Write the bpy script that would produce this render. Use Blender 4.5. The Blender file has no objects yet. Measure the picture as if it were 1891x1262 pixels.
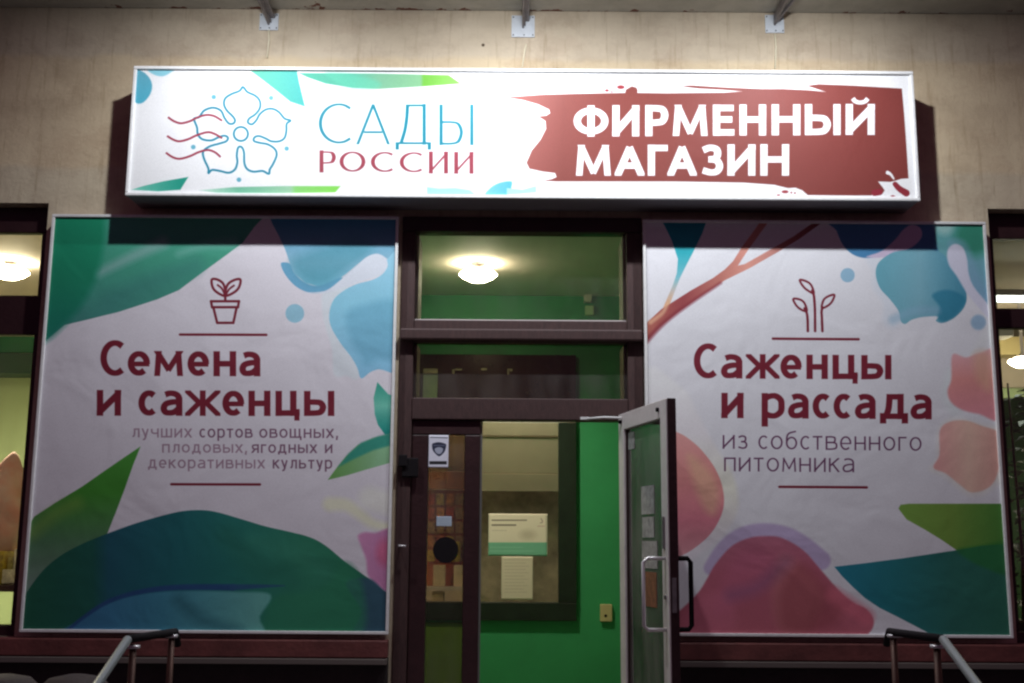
import bpy, bmesh, math, random
import numpy as np
from mathutils import Vector, Matrix
random.seed(7); rng = np.random.default_rng(7)
R = math.radians
S = bpy.context.scene
col = S.collection

# ------------------------------------------------------------------ camera, night sky, exposure
F, PITCH, ROLL = 2100.0, 10.0, 0.4
CAM = Vector((0.0, -7.0, 1.28))
cam = bpy.data.objects.new('camera', bpy.data.cameras.new('camera'))
col.objects.link(cam); S.camera = cam
CM = (Matrix.Rotation(R(90 + PITCH), 4, 'X') @ Matrix.Rotation(R(ROLL), 4, 'Z'))
cam.matrix_world = Matrix.Translation(CAM) @ CM
cam.data.sensor_width = 36.0
cam.data.lens = 36.0 * F / 1891.0
cam.data.clip_end = 500
world = bpy.data.worlds.new('World'); S.world = world; world.use_nodes = True
wn = world.node_tree.nodes; wl = world.node_tree.links
bgn = wn['Background']
# a city night: no sun, an almost black sky with a dull purple glow
bgn.inputs['Color'].default_value = (1.0, 0.40, 0.76, 1); bgn.inputs['Strength'].default_value = 0.074
S.view_settings.view_transform = 'Standard'; S.view_settings.look = 'None'
S.view_settings.exposure = 0; S.view_settings.gamma = 1
S.render.engine = 'CYCLES'
S.cycles.filter_width = 2.3
S.cycles.use_denoising = True
S.cycles.max_bounces = 8

LAMP_Z, LAMP_Y = 4.60, -1.28          # the three flood lamps over the sign
LAMPS = [(497, 0.74), (966, 1.0), (1430, .88)]
LAMP_W = 175.0

# ------------------------------------------------------------------ helpers
def P(px, py, Y=0.0):
    """world X, Z where the sight line of photograph pixel (px, py) meets the upright plane y = Y"""
    d = CM.to_3x3() @ Vector(((px - 945.5) / F, -(py - 631) / F, -1))
    t = (Y - CAM.y) / d.y
    return CAM.x + d.x * t, CAM.z + d.z * t
def PX(px, py, Y=0.0): return P(px, py, Y)[0]
def PZ(px, py, Y=0.0): return P(px, py, Y)[1]

def link(o, parent=None):
    col.objects.link(o)
    if parent is not None: o.parent = parent
    return o
def tag(o, label=None, cat=None, group=None, kind=None):
    if label: o['label'] = label
    if cat: o['category'] = cat
    if group: o['group'] = group
    if kind: o['kind'] = kind
    return o
def empty(name, loc=(0, 0, 0), rz=0):
    o = bpy.data.objects.new(name, None); col.objects.link(o)
    o.location = loc; o.rotation_euler = (0, 0, rz); o.empty_display_size = 0.1
    return o
def mesh_obj(name, bm, mats, parent=None, smooth=False, world_coords=True):
    me = bpy.data.meshes.new(name); bm.normal_update(); bm.to_mesh(me); bm.free()
    if not isinstance(mats, (list, tuple)): mats = [mats]
    for m in mats: me.materials.append(m)
    if smooth:
        for p in me.polygons: p.use_smooth = True
    o = bpy.data.objects.new(name, me); link(o, parent)
    if parent is not None and world_coords:
        bpy_loc = parent.matrix_basis
        p = parent; M = p.matrix_basis.copy()
        while p.parent is not None:
            p = p.parent; M = p.matrix_basis @ M
        o.matrix_basis = M.inverted()
    return o
def bm_box(bm, x0, x1, y0, y1, z0, z1, bev=0.0):
    r = bmesh.ops.create_cube(bm, size=1)
    vs = r['verts']
    for v in vs:
        v.co = Vector((x0 + (v.co.x + .5) * (x1 - x0), y0 + (v.co.y + .5) * (y1 - y0), z0 + (v.co.z + .5) * (z1 - z0)))
    if bev > 0:
        es = set(e for v in vs for e in v.link_edges)
        bmesh.ops.bevel(bm, geom=list(es), offset=bev, segments=2, affect='EDGES', profile=0.5)
    return vs
def box(name, x0, x1, y0, y1, z0, z1, mat, parent=None, bev=0.0):
    bm = bmesh.new(); bm_box(bm, min(x0, x1), max(x0, x1), min(y0, y1), max(y0, y1), min(z0, z1), max(z0, z1), bev)
    return mesh_obj(name, bm, mat, parent)
def bm_tube(bm, pts, r, seg=10, cap=True):
    pts = [Vector(p) for p in pts]; rings = []
    n = len(pts); up = None
    for i, p in enumerate(pts):
        t = (pts[min(i + 1, n - 1)] - pts[max(i - 1, 0)]).normalized()
        if up is None:
            up = Vector((0, 0, 1)) if abs(t.z) < .9 else Vector((1, 0, 0))
        a = t.cross(up).normalized(); b = a.cross(t).normalized(); up = b
        rr = r[i] if isinstance(r, (list, tuple)) else r
        rings.append([bm.verts.new(p + (a * math.cos(2 * math.pi * k / seg) + b * math.sin(2 * math.pi * k / seg)) * rr) for k in range(seg)])
    for i in range(n - 1):
        for k in range(seg):
            bm.faces.new((rings[i][k], rings[i][(k + 1) % seg], rings[i + 1][(k + 1) % seg], rings[i + 1][k]))
    if cap:
        bm.faces.new(rings[0][::-1]); bm.faces.new(rings[-1])
def tube(name, pts, r, mat, parent=None, seg=10):
    bm = bmesh.new(); bm_tube(bm, pts, r, seg); bmesh.ops.recalc_face_normals(bm, faces=bm.faces)
    return mesh_obj(name, bm, mat, parent, smooth=True)
def bm_lathe(bm, prof, c, seg=32):
    rings = []
    for r, z in prof:
        rings.append([bm.verts.new((c[0] + r * math.cos(2 * math.pi * k / seg), c[1] + r * math.sin(2 * math.pi * k / seg), c[2] + z)) for k in range(seg)])
    for i in range(len(rings) - 1):
        for k in range(seg):
            bm.faces.new((rings[i][k], rings[i][(k + 1) % seg], rings[i + 1][(k + 1) % seg], rings[i + 1][k]))
    bm.faces.new(rings[0][::-1]); bm.faces.new(rings[-1])
    bmesh.ops.recalc_face_normals(bm, faces=bm.faces)
def lathe(name, prof, c, mat, parent=None, seg=32):
    bm = bmesh.new(); bm_lathe(bm, prof, c, seg)
    return mesh_obj(name, bm, mat, parent, smooth=True)
def wall_sheet(name, rects, x0, x1, z0, z1, y0, y1, mat, parent):
    """a wall of real thickness between y0 (front) and y1 (back) with rectangular openings"""
    xs = sorted({x0, x1, *[r[0] for r in rects], *[r[1] for r in rects]})
    zs = sorted({z0, z1, *[r[2] for r in rects], *[r[3] for r in rects]})
    xs = [x for x in xs if x0 <= x <= x1]; zs = [z for z in zs if z0 <= z <= z1]
    bm = bmesh.new()
    solid = {}
    for i in range(len(xs) - 1):
        for j in range(len(zs) - 1):
            cx, cz = (xs[i] + xs[i + 1]) / 2, (zs[j] + zs[j + 1]) / 2
            solid[i, j] = not any(a < cx < b and c < cz < d for a, b, c, d in rects)
    V = {}
    def v(i, j, y):
        k = (i, j, y)
        if k not in V: V[k] = bm.verts.new((xs[i], y, zs[j]))
        return V[k]
    for (i, j), s in solid.items():
        if not s: continue
        bm.faces.new((v(i, j, y0), v(i + 1, j, y0), v(i + 1, j + 1, y0), v(i, j + 1, y0)))
        bm.faces.new((v(i, j, y1), v(i, j + 1, y1), v(i + 1, j + 1, y1), v(i + 1, j, y1)))
        if not solid.get((i - 1, j), False): bm.faces.new((v(i, j, y0), v(i, j + 1, y0), v(i, j + 1, y1), v(i, j, y1)))
        if not solid.get((i + 1, j), False): bm.faces.new((v(i + 1, j, y0), v(i + 1, j, y1), v(i + 1, j + 1, y1), v(i + 1, j + 1, y0)))
        if not solid.get((i, j - 1), False): bm.faces.new((v(i, j, y0), v(i, j, y1), v(i + 1, j, y1), v(i + 1, j, y0)))
        if not solid.get((i, j + 1), False): bm.faces.new((v(i, j + 1, y0), v(i + 1, j + 1, y0), v(i + 1, j + 1, y1), v(i, j + 1, y1)))
    bmesh.ops.recalc_face_normals(bm, faces=bm.faces)
    return mesh_obj(name, bm, mat, parent)

# ------------------------------------------------------------------ materials
def mat(name, c, rough=.6, metal=0.0, noise=0.0, nscale=8.0, bump=0.0, bscale=40.0, spec=.5, c2=None, stretch=None):
    m = bpy.data.materials.new(name); m.use_nodes = True
    n = m.node_tree.nodes; l = m.node_tree.links; b = n['Principled BSDF']
    b.inputs['Base Color'].default_value = (*c, 1); b.inputs['Roughness'].default_value = rough
    b.inputs['Metallic'].default_value = metal; b.inputs['Specular IOR Level'].default_value = spec
    tc = n.new('ShaderNodeTexCoord'); mp = n.new('ShaderNodeMapping'); l.new(tc.outputs['Object'], mp.inputs[0])
    if stretch: mp.inputs['Scale'].default_value = stretch
    if noise > 0 or c2:
        t = n.new('ShaderNodeTexNoise'); t.inputs['Scale'].default_value = nscale; t.inputs['Detail'].default_value = 6; t.inputs['Roughness'].default_value = .65
        l.new(mp.outputs[0], t.inputs['Vector'])
        cr = n.new('ShaderNodeValToRGB'); l.new(t.outputs['Fac'], cr.inputs[0])
        a = c2 if c2 else tuple(x * (1 - noise) for x in c)
        cr.color_ramp.elements[0].position = .3; cr.color_ramp.elements[0].color = (*a, 1)
        cr.color_ramp.elements[1].position = .68; cr.color_ramp.elements[1].color = (*[min(1, x * (1 + noise * .5)) for x in c], 1)
        l.new(cr.outputs[0], b.inputs['Base Color'])
    if bump > 0:
        t2 = n.new('ShaderNodeTexNoise'); t2.inputs['Scale'].default_value = bscale; t2.inputs['Detail'].default_value = 5
        l.new(mp.outputs[0], t2.inputs['Vector'])
        bp = n.new('ShaderNodeBump'); bp.inputs['Strength'].default_value = bump; bp.inputs['Distance'].default_value = .01
        l.new(t2.outputs['Fac'], bp.inputs['Height']); l.new(bp.outputs[0], b.inputs['Normal'])
    return m
def emit(name, c, s):
    m = bpy.data.materials.new(name); m.use_nodes = True
    n = m.node_tree.nodes; b = n['Principled BSDF']
    b.inputs['Base Color'].default_value = (.8, .8, .8, 1)
    b.inputs['Emission Color'].default_value = (*c, 1); b.inputs['Emission Strength'].default_value = s
    return m
def glass(name, tint=(1, 1, 1), refl=1.0, rough=0.02, dust_haze=0.0):
    m = bpy.data.materials.new(name); m.use_nodes = True
    n = m.node_tree.nodes; l = m.node_tree.links; n.remove(n['Principled BSDF'])
    tr = n.new('ShaderNodeBsdfTransparent'); tr.inputs[0].default_value = (*tint, 1)
    gl = n.new('ShaderNodeBsdfGlossy'); gl.inputs['Roughness'].default_value = rough
    fr = n.new('ShaderNodeFresnel'); fr.inputs[0].default_value = 1.5
    mx = n.new('ShaderNodeMixShader'); mu = n.new('ShaderNodeMath'); mu.operation = 'MULTIPLY'; mu.inputs[1].default_value = refl
    l.new(fr.outputs[0], mu.inputs[0]); l.new(mu.outputs[0], mx.inputs[0]); l.new(tr.outputs[0], mx.inputs[1]); l.new(gl.outputs[0], mx.inputs[2])
    out = mx.outputs[0]
    if dust_haze:  # dust film that also stands in for reflections and haze on the panes
        df = n.new('ShaderNodeBsdfDiffuse'); df.inputs[0].default_value = (.42, .38, .36, 1)
        tc = n.new('ShaderNodeTexCoord'); mp = n.new('ShaderNodeMapping'); mp.inputs['Scale'].default_value = (5, 5, 1.3); l.new(tc.outputs['Object'], mp.inputs[0])
        t = n.new('ShaderNodeTexNoise'); t.inputs['Scale'].default_value = 1.6; t.inputs['Detail'].default_value = 6; l.new(mp.outputs[0], t.inputs['Vector'])
        mr = n.new('ShaderNodeMapRange'); l.new(t.outputs['Fac'], mr.inputs[0]); mr.inputs[1].default_value = .3; mr.inputs[2].default_value = .75; mr.inputs[3].default_value = dust_haze * .25; mr.inputs[4].default_value = dust_haze * 1.6
        m2 = n.new('ShaderNodeMixShader'); l.new(mr.outputs[0], m2.inputs[0]); l.new(out, m2.inputs[1]); l.new(df.outputs[0], m2.inputs[2]); out = m2.outputs[0]
    l.new(out, n['Material Output'].inputs[0])
    return m

M = {}
M['frame'] = mat('brown_painted_wood', (.056, .025, .024), .62, noise=.35, nscale=14, bump=.25, bscale=60, stretch=(6, 6, 1))
M['frame_dark'] = mat('dark_brown_paint', (.034, .012, .013), .45, noise=.3, bump=.2)
M['sill'] = mat('red_brown_paint', (.14, .040, .036), .55, noise=.4, nscale=6, bump=.3)
M['plinth'] = mat('black_brown_plinth', (.020, .014, .014), .75, noise=.4, bump=.4)
M['white_metal'] = mat('white_powder_coat', (.70, .70, .70), .4, noise=.12, nscale=20)
M['door_white'] = mat('grey_white_aluminium', (.68, .62, .62), .38, noise=.12, nscale=12)
M['steel'] = mat('galvanised_steel', (.30, .28, .29), .45, metal=.6, noise=.3, nscale=25)
M['chrome'] = mat('brushed_chrome', (.72, .70, .72), .35, metal=.45)
M['black'] = mat('black_plastic', (.008, .006, .008), .8, spec=.2)
M['brass'] = mat('brass_brown_tube', (.085, .038, .026), .5, metal=.4, noise=.3)
M['silver'] = mat('silver_tube', (.28, .30, .31), .42, metal=.5)
M['green_wall'] = mat('bright_green_wall_paint', (.042, .37, .145), .55, noise=.10, nscale=3, bump=.12, bscale=90)
M['green_dark'] = mat('dark_green_trim', (.012, .07, .03), .5)
M['cream'] = mat('cream_ceiling_paint', (.74, .64, .54), .7, noise=.06, nscale=4)
M['pale_green'] = mat('pale_green_panel', (.52, .66, .36), .6, noise=.1, nscale=2)
M['floor'] = mat('shop_floor_tile', (.22, .24, .15), .35, noise=.2)
M['asphalt'] = mat('asphalt', (.045, .044, .045), .9, noise=.4, nscale=30, bump=.6, bscale=200)
M['granite'] = mat('granite_step', (.17, .15, .145), .7, noise=.4, nscale=60, bump=.2)
M['gloss_brown'] = mat('varnished_brown_board', (.030, .012, .010), .22, noise=.3)
M['glass'] = glass('window_glass', (.93, .97, .93), 1.0, .02, .04)
M['glass_dim'] = glass('dark_tint_transom_glass', (.60, .60, .52), 1.4, .05, .08)  # dark tint makes the wall behind the lower pane look darker
M['glass_leaf'] = glass('dark_leaf_glass', (.78, .72, .66), 1.4, .04, .07)
M['glass_door'] = glass('hazy_door_glass', (.90, .92, .90), 1.6, .03, .22)  # strong pale film carries the haze and reflections of the open door's pane
M['glass_dusty'] = glass('dusty_glass', (.84, .82, .74), .8, .08)
M['paper'] = mat('white_paper', (.72, .68, .62), .8)

# wall plaster: two coats of old paint, water streaks, pin holes
def plaster():
    m = bpy.data.materials.new('old_cream_plaster'); m.use_nodes = True
    n = m.node_tree.nodes; l = m.node_tree.links; b = n['Principled BSDF']; b.inputs['Roughness'].default_value = .85
    tc = n.new('ShaderNodeTexCoord')
    def noise(scale, st, det=5, rough=.6):
        mp = n.new('ShaderNodeMapping'); mp.inputs['Scale'].default_value = st; l.new(tc.outputs['Object'], mp.inputs[0])
        t = n.new('ShaderNodeTexNoise'); t.inputs['Scale'].default_value = scale; t.inputs['Detail'].default_value = det; t.inputs['Roughness'].default_value = rough
        l.new(mp.outputs[0], t.inputs['Vector']); return t.outputs['Fac']
    def ramp(f, a, c, pa, pc):
        r = n.new('ShaderNodeValToRGB'); l.new(f, r.inputs[0]); r.color_ramp.elements[0].position = pa; r.color_ramp.elements[1].position = pc
        r.color_ramp.elements[0].color = a; r.color_ramp.elements[1].color = c; return r.outputs[0]
    def mix(f, a, c, mode='MIX'):
        x = n.new('ShaderNodeMix'); x.data_type = 'RGBA'; x.blend_type = mode
        if isinstance(f, float): x.inputs[0].default_value = f
        else: l.new(f, x.inputs[0])
        for k, s in ((6, a), (7, c)):
            if isinstance(s, tuple): x.inputs[k].default_value = s
            else: l.new(s, x.inputs[k])
        return x.outputs[2]
    base = ramp(noise(1.6, (1, 1, 1)), (.60, .47, .315, 1), (.72, .59, .40, 1), .3, .7)
    # upper coat is greyer and pinker; its lower edge is uneven
    sep = n.new('ShaderNodeSeparateXYZ'); l.new(tc.outputs['Object'], sep.inputs[0])
    nz = noise(3.0, (1, 1, .2)); ad = n.new('ShaderNodeMath'); ad.operation = 'MULTIPLY_ADD'; l.new(nz, ad.inputs[0]); ad.inputs[1].default_value = .10; l.new(sep.outputs[2], ad.inputs[2])
    mr = n.new('ShaderNodeMapRange'); l.new(ad.outputs[0], mr.inputs[0]); mr.inputs[1].default_value = 4.42; mr.inputs[2].default_value = 4.46
    up = ramp(noise(2.2, (1, 1, 1)), (.55, .455, .335, 1), (.67, .565, .43, 1), .3, .7)
    c = mix(mr.outputs[0], base, up)
    # lower band, paler
    mr2 = n.new('ShaderNodeMapRange'); l.new(ad.outputs[0], mr2.inputs[0]); mr2.inputs[1].default_value = 3.66; mr2.inputs[2].default_value = 3.70
    low = ramp(noise(1.9, (1, 1, 1)), (.58, .49, .35, 1), (.68, .585, .43, 1), .3, .7)
    c = mix(mr2.outputs[0], low, c)
    streak = ramp(noise(7.0, (3.2, 1, .25), 4, .7), (.62, .55, .46, 1), (1, 1, 1, 1), .30, .46)
    c = mix(.55, c, streak, 'MULTIPLY')
    blot = ramp(noise(2.6, (1, 1, 1.3), 9, .72), (.52, .45, .42, 1), (1, 1, 1, 1), .34, .52)
    c = mix(.38, c, blot, 'MULTIPLY')
    crack = ramp(noise(9.0, (4.5, 1, .55), 3, .8), (.38, .28, .22, 1), (1, 1, 1, 1), .265, .285)
    c = mix(.7, c, crack, 'MULTIPLY')
    patch = ramp(noise(1.1, (1, 1, 1.6), 10, .75), (.80, .72, .70, 1), (1, 1, 1, 1), .44, .47)
    c = mix(.28, c, patch, 'MULTIPLY')
    vo = n.new('ShaderNodeTexVoronoi'); vo.inputs['Scale'].default_value = 2.6; l.new(tc.outputs['Object'], vo.inputs['Vector'])
    c = mix(1.0, c, ramp(vo.outputs['Distance'], (.12, .08, .06, 1), (1, 1, 1, 1), .022, .034), 'MULTIPLY')
    l.new(c, b.inputs['Base Color'])
    bp = n.new('ShaderNodeBump'); bp.inputs['Strength'].default_value = .5; bp.inputs['Distance'].default_value = .012
    l.new(noise(26, (1, 1, 1), 8, .75), bp.inputs['Height']); l.new(bp.outputs[0], b.inputs['Normal'])
    return m
M['plaster'] = plaster()
def cornice_mat():
    m = bpy.data.materials.new('chipped_white_cornice'); m.use_nodes = True
    n = m.node_tree.nodes; l = m.node_tree.links; b = n['Principled BSDF']; b.inputs['Roughness'].default_value = .8
    tc = n.new('ShaderNodeTexCoord'); sep = n.new('ShaderNodeSeparateXYZ'); l.new(tc.outputs['Object'], sep.inputs[0])
    t = n.new('ShaderNodeTexNoise'); t.inputs['Scale'].default_value = 6.5; t.inputs['Detail'].default_value = 8; t.inputs['Roughness'].default_value = .62; l.new(tc.outputs['Object'], t.inputs['Vector'])
    mr = n.new('ShaderNodeMapRange'); l.new(sep.outputs[1], mr.inputs[0]); mr.inputs[1].default_value = -.10; mr.inputs[2].default_value = 0; mr.inputs[3].default_value = 0; mr.inputs[4].default_value = .20
    a = n.new('ShaderNodeMath'); a.operation = 'ADD'; l.new(t.outputs['Fac'], a.inputs[0]); l.new(mr.outputs[0], a.inputs[1])
    r = n.new('ShaderNodeValToRGB'); l.new(a.outputs[0], r.inputs[0]); e = r.color_ramp.elements
    e[0].position = .3; e[0].color = (.40, .40, .36, 1); e[1].position = .725; e[1].color = (.55, .54, .49, 1)
    x = e.new(.742); x.color = (.20, .085, .06, 1)
    l.new(r.outputs[0], b.inputs['Base Color'])
    bp = n.new('ShaderNodeBump'); bp.inputs['Strength'].default_value = .6; bp.inputs['Distance'].default_value = .01
    l.new(r.outputs[0], bp.inputs['Height']); l.new(bp.outputs[0], b.inputs['Normal'])
    return m
M['cornice'] = cornice_mat()

# ------------------------------------------------------------------ printed artwork (drawn here, no files)
class Art:
    """a print drawn on a canvas whose units are the same as the measured drawing; x0..x1, y0..y1, s dots per unit"""
    def __init__(s, x0, y0, x1, y1, k, bg):
        s.x0, s.y0, s.k = x0, y0, k
        s.w, s.h = int((x1 - x0) * k), int((y1 - y0) * k)
        s.im = np.ones((s.h, s.w, 3), np.float32) * (np.array(bg, np.float32) / 255)
        s.cl = None
    def win(s, ax, ay, bx, by):
        i0 = max(0, int((ax - s.x0) * s.k)); i1 = min(s.w, int((bx - s.x0) * s.k) + 2)
        j0 = max(0, int((ay - s.y0) * s.k)); j1 = min(s.h, int((by - s.y0) * s.k) + 2)
        if i1 <= i0 or j1 <= j0: return None
        X = s.x0 + (np.arange(i0, i1) + .5) / s.k; Y = s.y0 + (np.arange(j0, j1) + .5) / s.k
        X, Y = np.meshgrid(X.astype(np.float32), Y.astype(np.float32))
        return (slice(j0, j1), slice(i0, i1)), X, Y
    def lay(s, sl, a, c, X=None, Y=None):
        if callable(c): c = c(X, Y)
        c = np.asarray(c, np.float32)
        if c.ndim == 1: c = c[None, None, :]
        s.im[sl] = s.im[sl] * (1 - a[..., None]) + c / 255 * a[..., None]
    def poly(s, pts, c, soft=1.4, op=1.0, smooth=True):
        if smooth: pts = crom(pts, 5, True)
        P_ = np.array(pts, np.float32); m = soft + 2
        g = s.win(P_[:, 0].min() - m, P_[:, 1].min() - m, P_[:, 0].max() + m, P_[:, 1].max() + m)
        if g is None: return
        sl, X, Y = g; d = np.full(X.shape, 1e9, np.float32); ins = np.zeros(X.shape, bool)
        n = len(P_)
        for i in range(n):
            ax, ay = P_[i]; bx, by = P_[(i + 1) % n]
            ex, ey = bx - ax, by - ay; L = ex * ex + ey * ey
            if L < 1e-9: continue
            t = np.clip(((X - ax) * ex + (Y - ay) * ey) / L, 0, 1)
            d = np.minimum(d, (X - ax - t * ex) ** 2 + (Y - ay - t * ey) ** 2)
            if ay != by:
                cr = ((ay > Y) != (by > Y)) & (X < (bx - ax) * (Y - ay) / (by - ay) + ax); ins ^= cr
        d = np.sqrt(d); sd = np.where(ins, d, -d)
        s.lay(sl, np.clip(sd / soft + .5, 0, 1) * op, c, X, Y)
    def cov(s, sl, X, Y, pts, w, cap):
        """coverage of a stroke; w a number or one width per point; cap 'b' butt, 'r' round"""
        a = np.full(X.shape, -1e9, np.float32); n = len(pts)
        W = w if isinstance(w, (list, tuple, np.ndarray)) else [w] * n
        for i in range(n - 1):
            ax, ay = pts[i]; bx, by = pts[i + 1]; ex, ey = bx - ax, by - ay; L = ex * ex + ey * ey
            if L < 1e-9: continue
            t = ((X - ax) * ex + (Y - ay) * ey) / L; tc = np.clip(t, 0, 1)
            d = np.sqrt((X - ax - tc * ex) ** 2 + (Y - ay - tc * ey) ** 2)
            v = (W[i] + (W[i + 1] - W[i]) * tc) / 2 - d
            a = np.maximum(a, v)
        if cap == 'b':      # cut both ends square to the stroke
            for (ax, ay), (bx, by), ww in ((pts[0], pts[1], W[0]), (pts[-1], pts[-2], W[-1])):
                L = math.hypot(bx - ax, by - ay) or 1
                pl = ((X - ax) * (bx - ax) + (Y - ay) * (by - ay)) / L
                near = (X - ax) ** 2 + (Y - ay) ** 2 < (ww * .72 + 1) ** 2
                a = np.where(near, np.minimum(a, pl), a)
        return a
    def stroke(s, pts, w, c, smooth=True, closed=False, soft=1.2, cap='r', op=1.0):
        if smooth: pts = crom(pts, 6, closed)
        if closed: pts = list(pts) + [pts[0]]
        xs = [p[0] for p in pts]; ys = [p[1] for p in pts]; m = (max(w) if isinstance(w, (list, tuple)) else w) + soft + 2
        g = s.win(min(xs) - m, min(ys) - m, max(xs) + m, max(ys) + m)
        if g is None: return
        sl, X, Y = g
        if isinstance(w, (list, tuple)) and len(w) == 2: w = [w[0] + (w[1] - w[0]) * i / (len(pts) - 1) for i in range(len(pts))]
        s.lay(sl, np.clip(s.cov(sl, X, Y, pts, w, cap) / soft + .5, 0, 1) * op, c, X, Y)
    def dot(s, x, y, r, c, soft=1.4, op=1.0, ry=None):
        ry = ry or r
        g = s.win(x - r - soft, y - ry - soft, x + r + soft, y + ry + soft)
        if g is None: return
        sl, X, Y = g; d = (1 - np.sqrt(((X - x) / r) ** 2 + ((Y - y) / ry) ** 2)) * min(r, ry)
        s.lay(sl, np.clip(d / soft + .5, 0, 1) * op, c, X, Y)
    def glyph(s, ch, x0, x1, yt, yb, w, c, contrast=0.0, soft=1.2):
        G = GLYPH[ch]; H = yb - yt
        g = s.win(x0 - w, yt - H * .55, x1 + w, yb + H * .5)
        if g is None: return
        sl, X, Y = g; tot = np.full(X.shape, -1e9, np.float32)
        thin = w * (1 - contrast)
        def mp(p): return (x0 + w / 2 + p[0] * (x1 - x0 - w), yb - w * .46 - p[1] * (H - w * .92))
        for st in G:
            k = st[0]; pts = [mp(p) for p in st[1]]
            if k in 'SDV':        # straight, run past its ends and cut off square at the letter's top and foot
                (ax, ay), (bx, by) = pts; L = math.hypot(bx - ax, by - ay) or 1
                horiz = abs(by - ay) < abs(bx - ax) * .25
                ww = (w * .88 if contrast == 0 else thin) if horiz else w
                if contrast and not horiz and abs(bx - ax) > w * .8: ww = thin * 1.25
                if len(st) > 2: ww = w * st[2]
                e = w * .5 if horiz else w * (1.6 if abs(bx - ax) > 1 else .5)
                ux, uy = (bx - ax) / L, (by - ay) / L
                e2 = w * .12 if k == 'V' else e
                a = s.cov(sl, X, Y, [(ax - ux * e, ay - uy * e), (bx + ux * e2, by + uy * e2)], ww, 'b')
                top = np.minimum(Y - yt, 1e9)
                lo = yb - Y if k in 'SV' else yb + .45 * H - Y
                if k == 'D': lo = (max(ay, by) + w * .46) - Y
                a = np.minimum(a, np.minimum(top, lo))
                a = np.minimum(a, np.minimum(X - x0 + .3, x1 + .3 - X))
            else:
                q = crom(pts, 7, False) if k != 'O' else crom(pts, 7, True)
                if k == 'O': q = list(q) + [q[0]]
                if contrast:
                    ws = []
                    for i in range(len(q)):
                        p0, p1 = q[max(0, i - 1)], q[min(len(q) - 1, i + 1)]
                        dx, dy = p1[0] - p0[0], p1[1] - p0[1]; dd = math.hypot(dx, dy) or 1
                        ws.append(thin + (w - thin) * (abs(dy) / dd) ** 1.5)
                else:
                    ws = []
                    for i in range(len(q)):
                        p0, p1 = q[max(0, i - 1)], q[min(len(q) - 1, i + 1)]
                        dx, dy = p1[0] - p0[0], p1[1] - p0[1]; dd = math.hypot(dx, dy) or 1
                        ws.append(w * (.86 + .14 * abs(dy) / dd))
                if len(st) > 2: ws = [v * st[2] for v in ws]
                a = s.cov(sl, X, Y, q, ws, 'b' if k == 'C' else 'r')
            tot = np.maximum(tot, a)
        s.lay(sl, np.clip(tot / soft + .5, 0, 1), c, X, Y)
    def line(s, items, top, base, w, c, **kw):
        """items (char, x0, x1); top and base given at two x positions"""
        for ch, a, b in items:
            m = (a + b) / 2
            f = lambda q: q[0][1] + (q[1][1] - q[0][1]) * (m - q[0][0]) / (q[1][0] - q[0][0])
            s.glyph(ch, a, b, f(top), f(base), w, c, **kw)
    def word(s, txt, a, b, top, base, w, c, **kw):
        ws = [WID.get(ch, 1.0) for ch in txt]; gap = .30
        tot = sum(ws) + gap * (len(txt) - 1); u = (b - a) / tot; x = a; it = []
        for ch, q in zip(txt, ws):
            it.append((ch, x, x + q * u)); x += (q + gap) * u
        s.line(it, top, base, w, c, **kw)

def crom(p, n, closed):
    p = [tuple(q) for q in p]; m = len(p); out = []
    if m < 3: return p
    rng_ = range(m) if closed else range(m - 1)
    for i in rng_:
        if closed: a, b, c, d = p[(i - 1) % m], p[i], p[(i + 1) % m], p[(i + 2) % m]
        else: a, b, c, d = p[max(0, i - 1)], p[i], p[i + 1], p[min(m - 1, i + 2)]
        for k in range(n):
            t = k / n; t2, t3 = t * t, t * t * t
            out.append(tuple(.5 * (2 * b[j] + (c[j] - a[j]) * t + (2 * a[j] - 5 * b[j] + 4 * c[j] - d[j]) * t2 + (3 * b[j] - a[j] - 3 * c[j] + d[j]) * t3) for j in (0, 1)))
    if not closed: out.append(p[-1])
    return out
def ell(cx, cy, rx, ry, a0, a1, n=12):
    return [(cx + rx * math.cos(R(a0 + (a1 - a0) * i / n)), cy + ry * math.sin(R(a0 + (a1 - a0) * i / n))) for i in range(n + 1)]
O_ = ('O', ell(.5, .5, .5, .5, 0, 330, 11)); V0 = ('S', [(0, 0), (0, 1)]); V1 = ('S', [(1, 0), (1, 1)])
SOFT = ('C', [(0, .57), (.5, .57), (.85, .52), (1, .30), (.85, .06), (.5, 0), (0, 0)])
def sc(st, k): return (st[0], [(x * k, y) for x, y in st[1]])
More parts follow.
